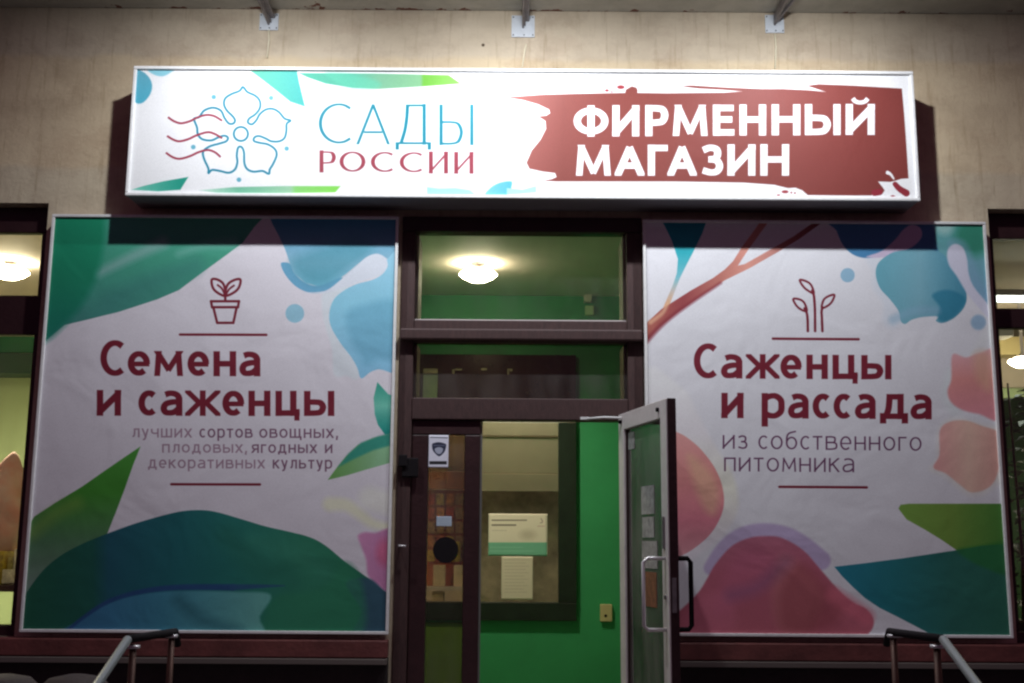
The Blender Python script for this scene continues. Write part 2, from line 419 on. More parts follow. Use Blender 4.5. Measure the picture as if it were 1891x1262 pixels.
GLYPH = {
 'С': [('C', ell(.62, .5, .62, .5, 52, 308))], 'О': [O_], 'А': [('V', [(0.02, 0), (.5, 1)]), ('V', [(.98, 0), (.5, 1)]), ('S', [(.26, .28), (.74, .28)])],
 'И': [V0, V1, ('S', [(0, .04), (1, .96)])], 'Р': [V0, ('C', [(0, 1), (.45, 1), (.85, .95), (1, .72), (.85, .48), (.45, .42), (0, .42)])],
 'М': [('S', [(.0, 0), (.07, 1)], .9), ('S', [(1, 0), (.93, 1)], .9), ('V', [(.10, 1), (.5, .0)], .82), ('V', [(.90, 1), (.5, .0)], .82)],
 'Е': [V0, ('S', [(0, 1), (.95, 1)]), ('S', [(0, .53), (.85, .53)]), ('S', [(0, 0), (1, 0)])], 'Н': [V0, V1, ('S', [(0, .52), (1, .52)])],
 'Г': [V0, ('S', [(0, 1), (1, 1)])], 'Ы': [V0, sc(SOFT, .66), V1],
 'Ф': [('S', [(.5, -.05), (.5, 1.05)]), ('O', ell(.5, .5, .5, .42, 0, 330, 11))],
 'Д': [('S', [(.32, 1), (.84, 1)]), ('S', [(.84, 0), (.84, 1)]), ('C', [(.32, 1.02), (.30, .7), (.24, .35), (.12, 0)]), ('S', [(0, 0), (1, 0)]), ('D', [(0, -.02), (0, -.13)]), ('D', [(1, -.02), (1, -.13)])],
 'З': [('C', [(-.03, .90), (.4, 1), (.78, .94), (.88, .76), (.74, .57), (.3, .53)]), ('C', [(.3, .53), (.8, .49), (1, .27), (.84, .05), (.45, 0), (-.05, .09)])],
 'Й': [V0, V1, ('S', [(0, .04), (1, .96)]), ('C', [(.16, 1.36), (.28, 1.24), (.5, 1.19), (.72, 1.24), (.84, 1.36)], .62)],
 'а': [('S', [(1, 0), (1, .62)]), ('C', [(.10, .93), (.4, 1), (.75, .96), (.96, .82), (1, .58)]), ('C', [(1, .56), (.55, .55), (.14, .45), (0, .24), (.10, .05), (.35, 0), (.7, .05), (1, .24)])],
 'с': [('C', ell(.6, .5, .6, .5, 50, 310))], 'е': [('S', [(.05, .47), (.95, .47)], .75), ('C', ell(.5, .5, .5, .5, -5, 312, 14))],
 'м': [('S', [(.0, 0), (.06, 1)], .9), ('S', [(1, 0), (.94, 1)], .9), ('V', [(.06, 1), (.5, .17)], .85), ('V', [(.94, 1), (.5, .17)], .85)],
 'н': [V0, V1, ('S', [(0, .5), (1, .5)])], 'и': [V0, V1, ('S', [(0, .06), (1, .94)])],
 'ж': [('S', [(.5, 0), (.5, 1)], .9), ('V', [(.04, 1), (.38, .52)], .82), ('V', [(.02, 0), (.38, .52)], .82), ('V', [(.96, 1), (.62, .52)], .82), ('V', [(.98, 0), (.62, .52)], .82), ('S', [(.4, .51), (.6, .51)], .8)],
 'ц': [V0, ('S', [(.80, 0), (.80, 1)]), ('S', [(0, 0), (.98, 0)]), ('D', [(1, .04), (1, -.24)], .8)],
 'ы': [V0, sc(SOFT, .66), V1], 'ь': [V0, SOFT],
 'р': [('D', [(0, 1), (0, -.42)]), ('C', [(0, .86), (.3, .99), (.65, 1), (.95, .8), (1, .5), (.95, .2), (.65, 0), (.3, 0), (0, .12)])],
 'д': [('S', [(.30, 1), (.80, 1)]), ('S', [(.80, 0), (.80, 1)]), ('C', [(.30, 1.04), (.28, .7), (.24, .35), (.14, 0)]), ('S', [(0, 0), (1, 0)]), ('D', [(0, 0), (0, -.22)]), ('D', [(1, 0), (1, -.22)])],
 'л': [('S', [(.32, 1), (1, 1)]), V1, ('C', [(.32, 1.04), (.31, .5), (.22, .12), (0, 0)])], 'у': [('S', [(0, 1), (.52, .05)]), ('C', [(1, 1.04), (.55, 0), (.38, -.32), (.05, -.4)])],
 'ч': [V1, ('C', [(0, 1.04), (0, .68), (.15, .5), (.5, .44), (1, .5)])], 'ш': [V0, ('S', [(.5, 0), (.5, 1)]), V1, ('S', [(0, 0), (1, 0)])],
 'щ': [V0, ('S', [(.44, 0), (.44, 1)]), ('S', [(.88, 0), (.88, 1)]), ('S', [(0, 0), (1, 0)]), ('D', [(1, 0), (1, -.28)])],
 'х': [('S', [(.03, 0), (.97, 1)]), ('S', [(.97, 0), (.03, 1)])], 'о': [O_], 'т': [('S', [(.5, 0), (.5, 1)]), ('S', [(0, 1), (1, 1)])],
 'в': [V0, ('C', [(0, 1), (.55, 1), (.86, .92), (.86, .64), (.6, .54), (0, .54)]), ('C', [(0, .54), (.6, .54), (1, .44), (1, .10), (.6, 0), (0, 0)])],
 'п': [V0, V1, ('S', [(0, 1), (1, 1)])], 'я': [V1, ('C', [(1, 1), (.5, 1), (.12, .93), (.06, .70), (.2, .48), (.5, .44), (1, .44)]), ('V', [(.04, 0), (.48, .44)])],
 'г': [V0, ('S', [(0, 1), (1, 1)])], 'к': [V0, ('V', [(.94, 1), (.1, .48)]), ('V', [(.98, 0), (.32, .6)])],
 'б': [('O', ell(.5, .46, .5, .46, 0, 330, 11)), ('C', [(0, .46), (.02, .95), (.18, 1.22), (.5, 1.34), (.95, 1.42)])],
 'з': [('C', [(-.03, .90), (.4, 1), (.78, .94), (.88, .76), (.74, .57), (.3, .53)]), ('C', [(.3, .53), (.8, .49), (1, .27), (.84, .05), (.45, 0), (-.05, .09)])],
 ',': [('D', [(.8, .06), (.2, -.26)])],
}
WID = {'м': 1.2, 'ш': 1.45, 'щ': 1.55, 'ы': 1.35, 'ж': 1.5, 'т': .85, 'г': .72, 'с': .82, 'з': .78, 'к': .9, ',': .28, 'д': 1.15, 'у': .9, 'о': 1.05, 'х': .95}

def grad(stops, axis='y'):
    """colour run between stops [(pos, rgb), ...]"""
    ps = [q[0] for q in stops]; cs = np.array([q[1] for q in stops], np.float32)
    def f(X, Y):
        v = X if axis == 'x' else Y if axis == 'y' else X * axis[0] + Y * axis[1]
        return np.stack([np.interp(v, ps, cs[:, k]) for k in range(3)], -1)
    return f
def A(rgb, y):
    """pigment of a colour measured on the unevenly lit banner at height y: divided by the white beside it"""
    wv = np.interp(y, [470, 600, 800, 1000, 1170], [196, 182, 160, 142, 124]) / 255
    L = lambda v: ((v + .055) / 1.055) ** 2.4 if v > .04045 else v / 12.92
    U = lambda v: 1.055 * v ** (1 / 2.4) - .055 if v > .0031308 else v * 12.92
    lum = .3 * rgb[0] + .55 * rgb[1] + .15 * rgb[2]; k_ = min(1, max(.74, .74 + .26 * (lum - 65) / 85))
    q = [255 * U(min(.84, max(.004, L(c / 255) / L(wv) * .74 * k_))) for c in rgb]
    g = .3 * q[0] + .55 * q[1] + .15 * q[2]
    return tuple(v * .84 + g * .16 for v in q)
def paper_grain(im, amt=.012):
    h, w, _ = im.shape
    g = rng.normal(0, 1, (h // 3 + 1, w // 3 + 1, 1)).repeat(3, 0).repeat(3, 1)[:h, :w]
    return np.clip(im * (1 + g * amt), 0, 1)
def blurblot(art, n, x0, x1, y0, y1, cs, r0, r1, op):
    for _ in range(n):
        r = random.uniform(r0, r1)
        art.dot(random.uniform(x0, x1), random.uniform(y0, y1), r, random.choice(cs), soft=r * .9, op=op, ry=r * random.uniform(.4, 1))

def to_image(art, name, corners_uv, res):
    """resample the canvas onto the flat rectangle (X0, X1, Z0, Z1, Y) in space"""
    X0, X1, Z0, Z1, Yp = corners_uv; W, H = res
    xs = X0 + (np.arange(W) + .5) / W * (X1 - X0); zs = Z0 + (np.arange(H) + .5) / H * (Z1 - Z0)
    Xg, Zg = np.meshgrid(xs, zs)
    m = np.array(CM.to_3x3()).T
    v = np.stack([Xg - CAM.x, np.full_like(Xg, Yp - CAM.y), Zg - CAM.z], -1) @ m.T
    px = 945.5 + F * v[..., 0] / -v[..., 2]; py = 631 - F * v[..., 1] / -v[..., 2]
    u = np.clip((px - art.x0) * art.k - .5, 0, art.w - 1.001); w_ = np.clip((py - art.y0) * art.k - .5, 0, art.h - 1.001)
    i = u.astype(int); j = w_.astype(int); fu = (u - i)[..., None]; fw = (w_ - j)[..., None]
    im = art.im; out = (im[j, i] * (1 - fu) + im[j, i + 1] * fu) * (1 - fw) + (im[j + 1, i] * (1 - fu) + im[j + 1, i + 1] * fu) * fw
    out = paper_grain(out)
    buf = np.ones((H, W, 4), np.float32); buf[..., :3] = out
    img = bpy.data.images.new(name, W, H, alpha=False); img.pixels.foreach_set(buf.ravel()); img.update(); img.pack()
    return img
def print_mat(name, img, rough=.5, wrinkle=.3, spec=.5, wscale=1.6, stretch=(1, 1, 1)):
    m = bpy.data.materials.new(name); m.use_nodes = True
    n = m.node_tree.nodes; l = m.node_tree.links; b = n['Principled BSDF']
    t = n.new('ShaderNodeTexImage'); t.image = img; t.interpolation = 'Linear'; t.extension = 'EXTEND'
    l.new(t.outputs[0], b.inputs['Base Color']); b.inputs['Roughness'].default_value = rough; b.inputs['Specular IOR Level'].default_value = spec
    tc = n.new('ShaderNodeTexCoord'); mp = n.new('ShaderNodeMapping'); mp.inputs['Scale'].default_value = stretch; l.new(tc.outputs['Object'], mp.inputs[0])
    t1 = n.new('ShaderNodeTexNoise'); t1.inputs['Scale'].default_value = wscale; t1.inputs['Detail'].default_value = 3; t1.inputs['Distortion'].default_value = .6
    l.new(mp.outputs[0], t1.inputs['Vector'])
    bp = n.new('ShaderNodeBump'); bp.inputs['Strength'].default_value = wrinkle; bp.inputs['Distance'].default_value = .06
    l.new(t1.outputs['Fac'], bp.inputs['Height']); l.new(bp.outputs[0], b.inputs['Normal'])
    return m
def sheet(name, X0, X1, Z0, Z1, Y, material, parent, sag=0.0):
    """an upright printed sheet, finely divided so that it can billow a little"""
    bm = bmesh.new(); nx, nz = 24, 24; uv = bm.loops.layers.uv.new('UVMap'); g = {}
    ph = random.uniform(0, 6)
    for i in range(nx + 1):
        for j in range(nz + 1):
            a, c = i / nx, j / nz
            e = min(a, 1 - a, c, 1 - c) * 4; e = min(1, e)
            d = sag * e * (math.sin(a * 7 + c * 4 + ph) + .6 * math.sin(a * 13 - c * 9 + ph * 2))
            g[i, j] = bm.verts.new((X0 + a * (X1 - X0), Y + d, Z0 + c * (Z1 - Z0)))
    for i in range(nx):
        for j in range(nz):
            f = bm.faces.new((g[i, j], g[i + 1, j], g[i + 1, j + 1], g[i, j + 1])); f.smooth = True
            for lp, (a, c) in zip(f.loops, ((i, j), (i + 1, j), (i + 1, j + 1), (i, j + 1))): lp[uv].uv = (a / nx, c / nz)
    return mesh_obj(name, bm, material, parent)

MAROON = (122, 32, 50)
# ---- main sign print
SX0, SX1 = PX(240, 240, -.28), PX(1692, 250, -.28)
SZ0, SZ1 = PZ(960, 367, -.28), PZ(960, 128, -.28)
def sign_art():
    a = Art(225, 112, 1712, 382, 2.0, (232, 232, 234))
    TE = (70, 190, 190)
    a.poly([(246, 130), (262, 131), (275, 144), (279, 160), (273, 177), (259, 190), (246, 183)], grad([(130, (95, 165, 185)), (190, (75, 165, 190))]), 2)
    a.poly([(272, 126), (284, 137), (300, 139), (315, 131), (322, 124)], (135, 195, 210), 2)
    a.poly([(460, 128), (547, 128), (551, 150), (562, 196), (535, 187), (508, 165), (485, 147)], grad([(460, (90, 180, 155)), (560, (60, 170, 165))], 'x'), 1.6, smooth=False)
    g = grad([(552, (65, 165, 140)), (650, (85, 170, 145)), (700, (115, 170, 138)), (776, (122, 174, 130)), (782, (105, 172, 62)), (850, (130, 185, 90))], 'x')
    a.poly([(550, 133), (566, 141), (600, 153), (650, 161), (700, 163), (770, 159), (851, 153), (828, 137), (700, 134)], g, 1.6, smooth=False)
    a.poly([(640, 160), (690, 163), (700, 150), (640, 134), (600, 134)], (90, 190, 160), 8, .5)
    a.poly([(240, 352), (262, 345), (300, 336), (346, 328), (331, 352), (290, 355)], grad([(240, (120, 200, 180)), (330, (35, 150, 130))], 'x'), 1.6, smooth=False)
    a.poly([(365, 353), (430, 347), (520, 345), (628, 345), (618, 357), (500, 359), (400, 358)], grad([(370, (185, 215, 200)), (440, (110, 180, 150)), (535, (150, 195, 160)), (545, (130, 200, 110)), (627, (125, 205, 80))], 'x'), 2, smooth=False)
    a.poly([(795, 332), (840, 338), (880, 352), (850, 356), (800, 350)], (222, 228, 236), 8)
    a.poly([(788, 347), (810, 350), (840, 349), (868, 353), (880, 363), (788, 363)], (160, 212, 222), 2, smooth=False)
    a.poly([(897, 363), (905, 349), (922, 339), (944, 336), (944, 348), (938, 363)], grad([(895, (120, 195, 210)), (940, (90, 180, 200))], 'x'), 2)
    a.poly([(936, 349), (965, 352), (990, 345), (990, 357), (960, 360), (936, 362)], (165, 215, 222), 2, smooth=False)
    # brushed red field
    Q = lambda L: [(920 + u / 2.424, 130 + v / 2.424) for u, v in L]
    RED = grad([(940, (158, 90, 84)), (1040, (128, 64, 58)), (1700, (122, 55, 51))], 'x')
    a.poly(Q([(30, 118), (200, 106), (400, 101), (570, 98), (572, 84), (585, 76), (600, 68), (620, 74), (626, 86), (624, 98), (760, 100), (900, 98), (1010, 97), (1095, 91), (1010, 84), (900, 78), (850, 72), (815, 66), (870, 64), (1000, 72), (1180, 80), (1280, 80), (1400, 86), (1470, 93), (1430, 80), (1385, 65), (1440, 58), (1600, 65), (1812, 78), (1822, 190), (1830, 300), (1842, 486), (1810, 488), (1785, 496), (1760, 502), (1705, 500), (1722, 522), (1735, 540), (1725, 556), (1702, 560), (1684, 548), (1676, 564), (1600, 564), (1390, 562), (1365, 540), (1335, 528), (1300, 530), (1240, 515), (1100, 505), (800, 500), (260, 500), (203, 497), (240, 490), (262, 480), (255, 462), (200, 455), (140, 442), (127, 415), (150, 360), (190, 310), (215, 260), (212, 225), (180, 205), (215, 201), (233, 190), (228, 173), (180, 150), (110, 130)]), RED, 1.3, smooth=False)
    W_ = (232, 232, 234)
    for x, y, rx, ry in ((550, 72, 17, 9), (488, 87, 9, 6), (510, 93, 5, 3), (1288, 547, 15, 7), (1258, 562, 8, 3), (1316, 551, 4, 4), (1332, 553, 4, 4), (1772, 566, 9, 3)):
        a.dot(920 + x / 2.424, 130 + y / 2.424, rx / 2.424, (150, 52, 60), 1.2, ry=ry / 2.424)
    a.stroke(Q([(1782, 512), (1800, 532), (1832, 553)]), [9, 13], (140, 44, 56))
    a.stroke(Q([(1690, 552), (1712, 548)]), 12, (140, 44, 56))
    a.stroke(Q([(1748, 460), (1762, 468), (1776, 488)]), [7, 3], W_)
    # lettering
    LW = (236, 236, 240)
    a.line([('Ф', 1059.7, 1124), ('И', 1131.4, 1181.2), ('Р', 1192.3, 1235), ('М', 1243, 1308), ('Е', 1317.6, 1357.3), ('Н', 1366.8, 1416), ('Н', 1426.4, 1479.4), ('Ы', 1488, 1554), ('Й', 1563.5, 1617.4)],
           [(1131, 193.6), (1600, 191)], [(1131, 251.8), (1600, 249)], 13.3, LW)
    a.line([('М', 1063.8, 1128.8), ('А', 1136, 1190.7), ('Г', 1197, 1234), ('А', 1233.5, 1287.5), ('З', 1293.8, 1336.6), ('И', 1344.6, 1396.3), ('Н', 1405.5, 1458.8)],
           [(1064, 268), (1458, 266.5)], [(1064, 325.5), (1458, 325.5)], 13.3, LW)
    BL = (15, 128, 150)
    a.line([('С', 587.5, 648.9), ('А', 656.4, 720), ('Д', 729.8, 795.4), ('Ы', 811, 874.1)], [(590, 188.5), (874, 192.5)], [(590, 266), (874, 268.5)], 6.2, BL, contrast=.38)
    a.line([('Р', 588.9, 619.3), ('О', 626, 674), ('С', 684, 727.5), ('С', 737.4, 781.6), ('И', 791.5, 826.9), ('И', 838.4, 874)], [(590, 278), (874, 281)], [(590, 319.5), (874, 322)], 7.4, (150, 58, 74), contrast=.62)
    # flower emblem
    E_ = lambda L: [(280 + u / 3.05, 130 + v / 3.05) for u, v in L]
    fl = [(510, 90), (535, 118), (580, 140), (605, 170), (605, 210), (580, 245), (545, 270), (538, 292), (560, 303), (585, 280), (605, 245), (640, 218), (680, 215), (715, 235), (745, 270), (778, 281), (757, 300), (755, 340), (745, 380), (715, 400), (670, 400), (640, 385), (600, 370), (575, 378), (572, 398), (600, 408), (650, 418), (690, 445), (700, 480), (680, 530), (662, 560), (655, 586), (620, 570), (570, 574), (535, 560), (518, 525), (515, 460), (500, 432), (482, 438), (475, 480), (478, 520), (465, 560), (430, 580), (380, 570), (335, 564), (315, 582), (314, 555), (290, 500), (285, 460), (320, 430), (380, 412), (415, 400), (425, 380), (405, 368), (370, 378), (330, 395), (280, 388), (255, 360), (250, 320), (234, 272), (262, 262), (290, 225), (340, 208), (385, 225), (405, 265), (430, 298), (455, 298), (465, 280), (450, 255), (420, 225), (403, 190), (410, 155), (445, 130), (490, 112)]
    a.stroke(E_(fl), 3.9, (25, 128, 155), closed=True)
    a.stroke(E_(ell(498, 358, 40, 40, 0, 330, 11)), 3.9, (25, 128, 155), closed=True)
    for x, y in ((345, 147), (669, 152), (757, 442), (229, 433), (487, 620)): a.dot(280 + x / 3.05, 130 + y / 3.05, 4.3, (95, 165, 185))
    for w_ in ([(90, 265), (120, 285), (160, 297), (210, 285), (250, 265), (300, 250), (345, 255), (388, 280)], [(85, 372), (115, 390), (150, 400), (200, 388), (250, 365), (310, 348), (350, 358), (388, 380)], [(78, 468), (115, 492), (155, 500), (210, 485), (260, 462), (310, 450), (350, 462), (380, 487)]):
        a.stroke(E_(w_), 3.9, (150, 48, 70))
    return a
def left_art():
    a = Art(20, 385, 755, 1185, 2.0, (226, 222, 230))
    # top left leaf
    a.poly([(90, 390), (500, 390), (487, 400), (470, 418), (448, 448), (410, 476), (370, 505), (330, 535), (290, 552), (220, 575), (160, 590), (118, 600), (100, 615), (70, 640), (60, 390)],
           grad([(390, A((60, 165, 135), 470)), (480, A((50, 150, 122), 480)), (600, A((50, 125, 118), 560))]), 1.6, smooth=False)
    a.stroke([(180, 505), (205, 492), (250, 470), (300, 448)], [14, 22], A((130, 165, 165), 470), soft=14, op=.6)
    a.stroke([(330, 468), (380, 452), (430, 448)], [10, 18], A((110, 170, 160), 470), soft=14, op=.5)
    a.stroke([(200, 555), (280, 520), (360, 490)], 30, A((45, 120, 115), 520), soft=25, op=.4)
    a.poly([(60, 390), (194, 390), (192, 440), (186, 478), (176, 515), (160, 548), (142, 575), (118, 600), (95, 622), (60, 645)],
           grad([(390, (10, 146, 102)), (520, (10, 128, 92)), (640, (14, 122, 102))]), 16, .8, smooth=False)
    # top right blue petals
    HA = A((170, 185, 205), 620)
    a.poly([(600, 536), (596, 575), (604, 610), (614, 645), (618, 692), (640, 694), (668, 690), (700, 560), (650, 530)], HA, 6, .55)
    ba = grad([(400, (60, 140, 175)), (485, A((120, 165, 190), 490)), (530, A((90, 165, 190), 520))])
    a.poly([(495, 390), (503, 412), (515, 434), (527, 460), (536, 486), (545, 505), (565, 522), (588, 528), (612, 524), (640, 505), (660, 488), (676, 476), (698, 469), (716, 477), (750, 490), (750, 390)], ba, 1.8, smooth=False)
    a.poly([(519, 487), (528, 484), (537, 488), (545, 505), (565, 522), (590, 527), (630, 512), (628, 519), (606, 537), (577, 541), (549, 530), (528, 508)], A((85, 150, 185), 520), 1.8)
    a.poly([(538, 480), (600, 455), (660, 440), (690, 460), (640, 500), (600, 524), (560, 516)], A((60, 140, 160), 500), 22, .65)
    bb = grad([(470, A((125, 180, 205), 500)), (560, A((110, 172, 195), 580)), (690, A((100, 155, 185), 680))])
    a.poly([(750, 470), (716, 478), (712, 500), (692, 515), (660, 524), (636, 536), (617, 553), (609, 578), (612, 603), (630, 634), (650, 660), (661, 680), (668, 699), (684, 688), (700, 682), (750, 672)], bb, 1.8)
    a.poly([(640, 580), (650, 630), (668, 660), (676, 674), (700, 664), (735, 655), (735, 560), (680, 560)], A((75, 140, 168), 650), 16, .55)
    a.poly([(560, 540), (600, 541), (632, 532), (664, 520), (700, 508), (716, 494), (714, 477), (698, 468), (678, 474), (655, 495), (628, 518), (600, 537)], A((188, 194, 208), 490), 2.2)
    a.dot(545, 578.5, 17.3, A((118, 165, 185), 578))
    # small leaves at the right edge
    a.poly([(698, 706), (691, 735), (693, 765), (699, 785), (712, 803), (740, 800), (740, 735), (718, 728)], grad([(706, A((30, 135, 115), 720)), (750, A((80, 160, 140), 750)), (800, A((10, 125, 115), 790))]), 1.6, smooth=False)
    a.poly([(606, 887), (622, 865), (640, 843), (662, 822), (690, 809), (740, 797), (740, 850), (712, 858), (680, 867), (640, 879)], grad([(606, A((75, 125, 55), 870)), (700, A((100, 145, 105), 850))], 'x'), 1.6, smooth=False)
    a.poly([(625, 863), (645, 838), (668, 818), (700, 806), (740, 797), (740, 818), (690, 832), (655, 848)], A((25, 120, 105), 830), 5, .9, smooth=False)
    a.stroke([(610, 932), (640, 934), (665, 950), (690, 968), (725, 975)], [26, 14], A((182, 160, 134), 940), soft=12, op=.9)
    a.stroke([(685, 922), (715, 930)], 44, A((196, 158, 152), 920), soft=18, op=.85)
    a.poly([(662, 991), (675, 984), (695, 985), (715, 978), (740, 978), (740, 1110), (712, 1094), (690, 1075), (680, 1062), (677, 1035), (668, 1010)], grad([(660, A((150, 98, 132), 1010)), (725, A((140, 84, 122), 1010))], 'x'), 6)
    a.dot(712, 1022, 16, A((158, 62, 92), 1010), soft=14, op=.7, ry=24)
    # lower left leaf and the dark hill
    a.poly([(259, 825), (245, 860), (230, 903), (214, 945), (198, 985), (150, 1070), (30, 1140), (44, 985), (62, 955), (100, 930), (150, 900), (190, 872), (225, 848)], grad([(826, A((52, 125, 38), 840)), (910, A((42, 112, 26), 900)), (1000, A((55, 95, 62), 980)), (1080, A((75, 95, 85), 1060))]), 1.6, smooth=False)
    a.stroke([(58, 985), (100, 950), (140, 930)], 26, A((95, 120, 40), 960), soft=20, op=.4)
    hill = [(20, 1170), (38, 1115), (50, 1092), (78, 1055), (110, 1028), (150, 1006), (199, 986), (255, 966), (320, 948), (360, 943), (397, 946), (450, 961), (490, 973), (530, 982), (572, 993), (602, 1009), (640, 1040), (685, 1072), (715, 1096), (745, 1110), (745, 1200), (20, 1200)]
    a.poly(hill, grad([(30, A((12, 68, 48), 1080)), (170, A((10, 66, 56), 1060)), (200, A((14, 66, 80), 1040)), (330, A((12, 78, 82), 1020)), (430, A((16, 88, 80), 1040)), (560, A((24, 94, 70), 1060)), (640, A((20, 88, 62), 1080)), (720, A((18, 70, 60), 1100))], 'x'), 1.8)
    a.poly([(640, 1078), (683, 1070), (715, 1096), (745, 1110), (745, 1190), (655, 1180), (668, 1130)], A((30, 58, 76), 1120), 5, .9)
    a.poly([(500, 1180), (490, 1130), (520, 1098), (590, 1090), (640, 1040), (672, 1090), (660, 1180)], A((22, 92, 62), 1120), 14, .65)
    a.poly([(120, 1185), (150, 1145), (200, 1115), (260, 1098), (340, 1092), (440, 1094), (500, 1100), (480, 1140), (460, 1185)], grad([(120, A((28, 74, 112), 1140)), (300, A((35, 92, 112), 1140)), (480, A((62, 118, 112), 1140))], 'x'), 6, .9)
    a.stroke([(120, 1170), (150, 1144), (200, 1112), (260, 1094), (330, 1086), (430, 1086)], [5, 12], A((20, 50, 92), 1100), soft=3, op=.9)
    a.stroke([(430, 1086), (480, 1084), (526, 1083)], [12, 2], A((24, 58, 92), 1100), soft=3, op=.9)
    a.stroke([(330, 1110), (370, 1145), (440, 1170)], 24, A((20, 66, 76), 1140), soft=20, op=.5)
    a.stroke([(420, 990), (470, 1040), (540, 1070)], 40, A((16, 80, 64), 1030), soft=30, op=.4)
    a.stroke([(470, 1000), (560, 1030), (600, 1060)], 30, A((34, 104, 82), 1030), soft=28, op=.35)
    # potted seedling
    w = 4.6
    a.stroke([(391, 516), (402, 516), (413, 525), (416, 545), (403, 541), (393, 531)], w, MAROON, closed=True)
    a.stroke([(444, 516), (432, 517), (420, 526), (416, 545), (430, 541), (441, 531)], w, MAROON, closed=True)
    a.stroke([(402, 526), (410, 533), (416, 546)], w * .8, MAROON); a.stroke([(432, 527), (423, 534), (416, 546)], w * .8, MAROON)
    a.stroke([(416, 545), (416, 554)], w, MAROON)
    a.stroke([(389.5, 556), (441.5, 556)], w, MAROON, smooth=False); a.stroke([(441.5, 556), (439.5, 567)], w, MAROON, smooth=False)
    a.stroke([(439.5, 567), (391.5, 567)], w, MAROON, smooth=False); a.stroke([(391.5, 567), (389.5, 556)], w, MAROON, smooth=False)
    a.stroke([(394, 568), (401, 596), (431, 596), (437, 568)], w, MAROON, smooth=False)
    a.stroke([(332, 617.6), (492, 618.2)], w, MAROON, smooth=False)
    a.stroke([(316, 895), (480, 895.4)], w, MAROON, smooth=False)
    a.line([('С', 184.4, 230.6)], [(180, 627.6), (480, 629)], [(180, 694.4), (480, 695.6)], 12.0, MAROON)
    a.line([('е', 235, 276.4), ('м', 284, 337.7), ('е', 346, 386), ('н', 394, 436), ('а', 442, 480.8)], [(180, 647.6), (480, 648.8)], [(180, 693.8), (480, 695)], 11.9, MAROON)
    a.line([('и', 177.8, 222.7), ('с', 255, 289.8), ('а', 296, 336.4), ('ж', 341.7, 406.5), ('е', 410.4, 451), ('н', 458.8, 499.6), ('ц', 509, 554.8), ('ы', 562, 618.2)], [(177, 720.2), (618, 722.4)], [(177, 768), (618, 768.6)], 11.9, MAROON)
    t = (122, 84, 108); tp = (160, 130, 148)
    for txt, x0, x1, c in (('лучших', 243, 353.6, tp), ('сортов', 368, 466, t), ('овощных,', 479, 625, t)): a.word(txt, x0, x1, [(240, 791.5), (625, 792.5)], [(240, 808), (625, 809.3)], 2.9, c, soft=1.6)
    for txt, x0, x1, c in (('плодовых,', 299, 456, tp), ('ягодных', 464.6, 585.7, t), ('и', 601, 614.5, t)): a.word(txt, x0, x1, [(240, 820.4), (625, 821.4)], [(240, 836), (625, 837.3)], 2.9, c, soft=1.6)
    for txt, x0, x1, c in (('декоративных', 273, 489, tp), ('культур', 504, 614, t)): a.word(txt, x0, x1, [(240, 849), (625, 850)], [(240, 865), (625, 866)], 2.9, c, soft=1.6)
    return a
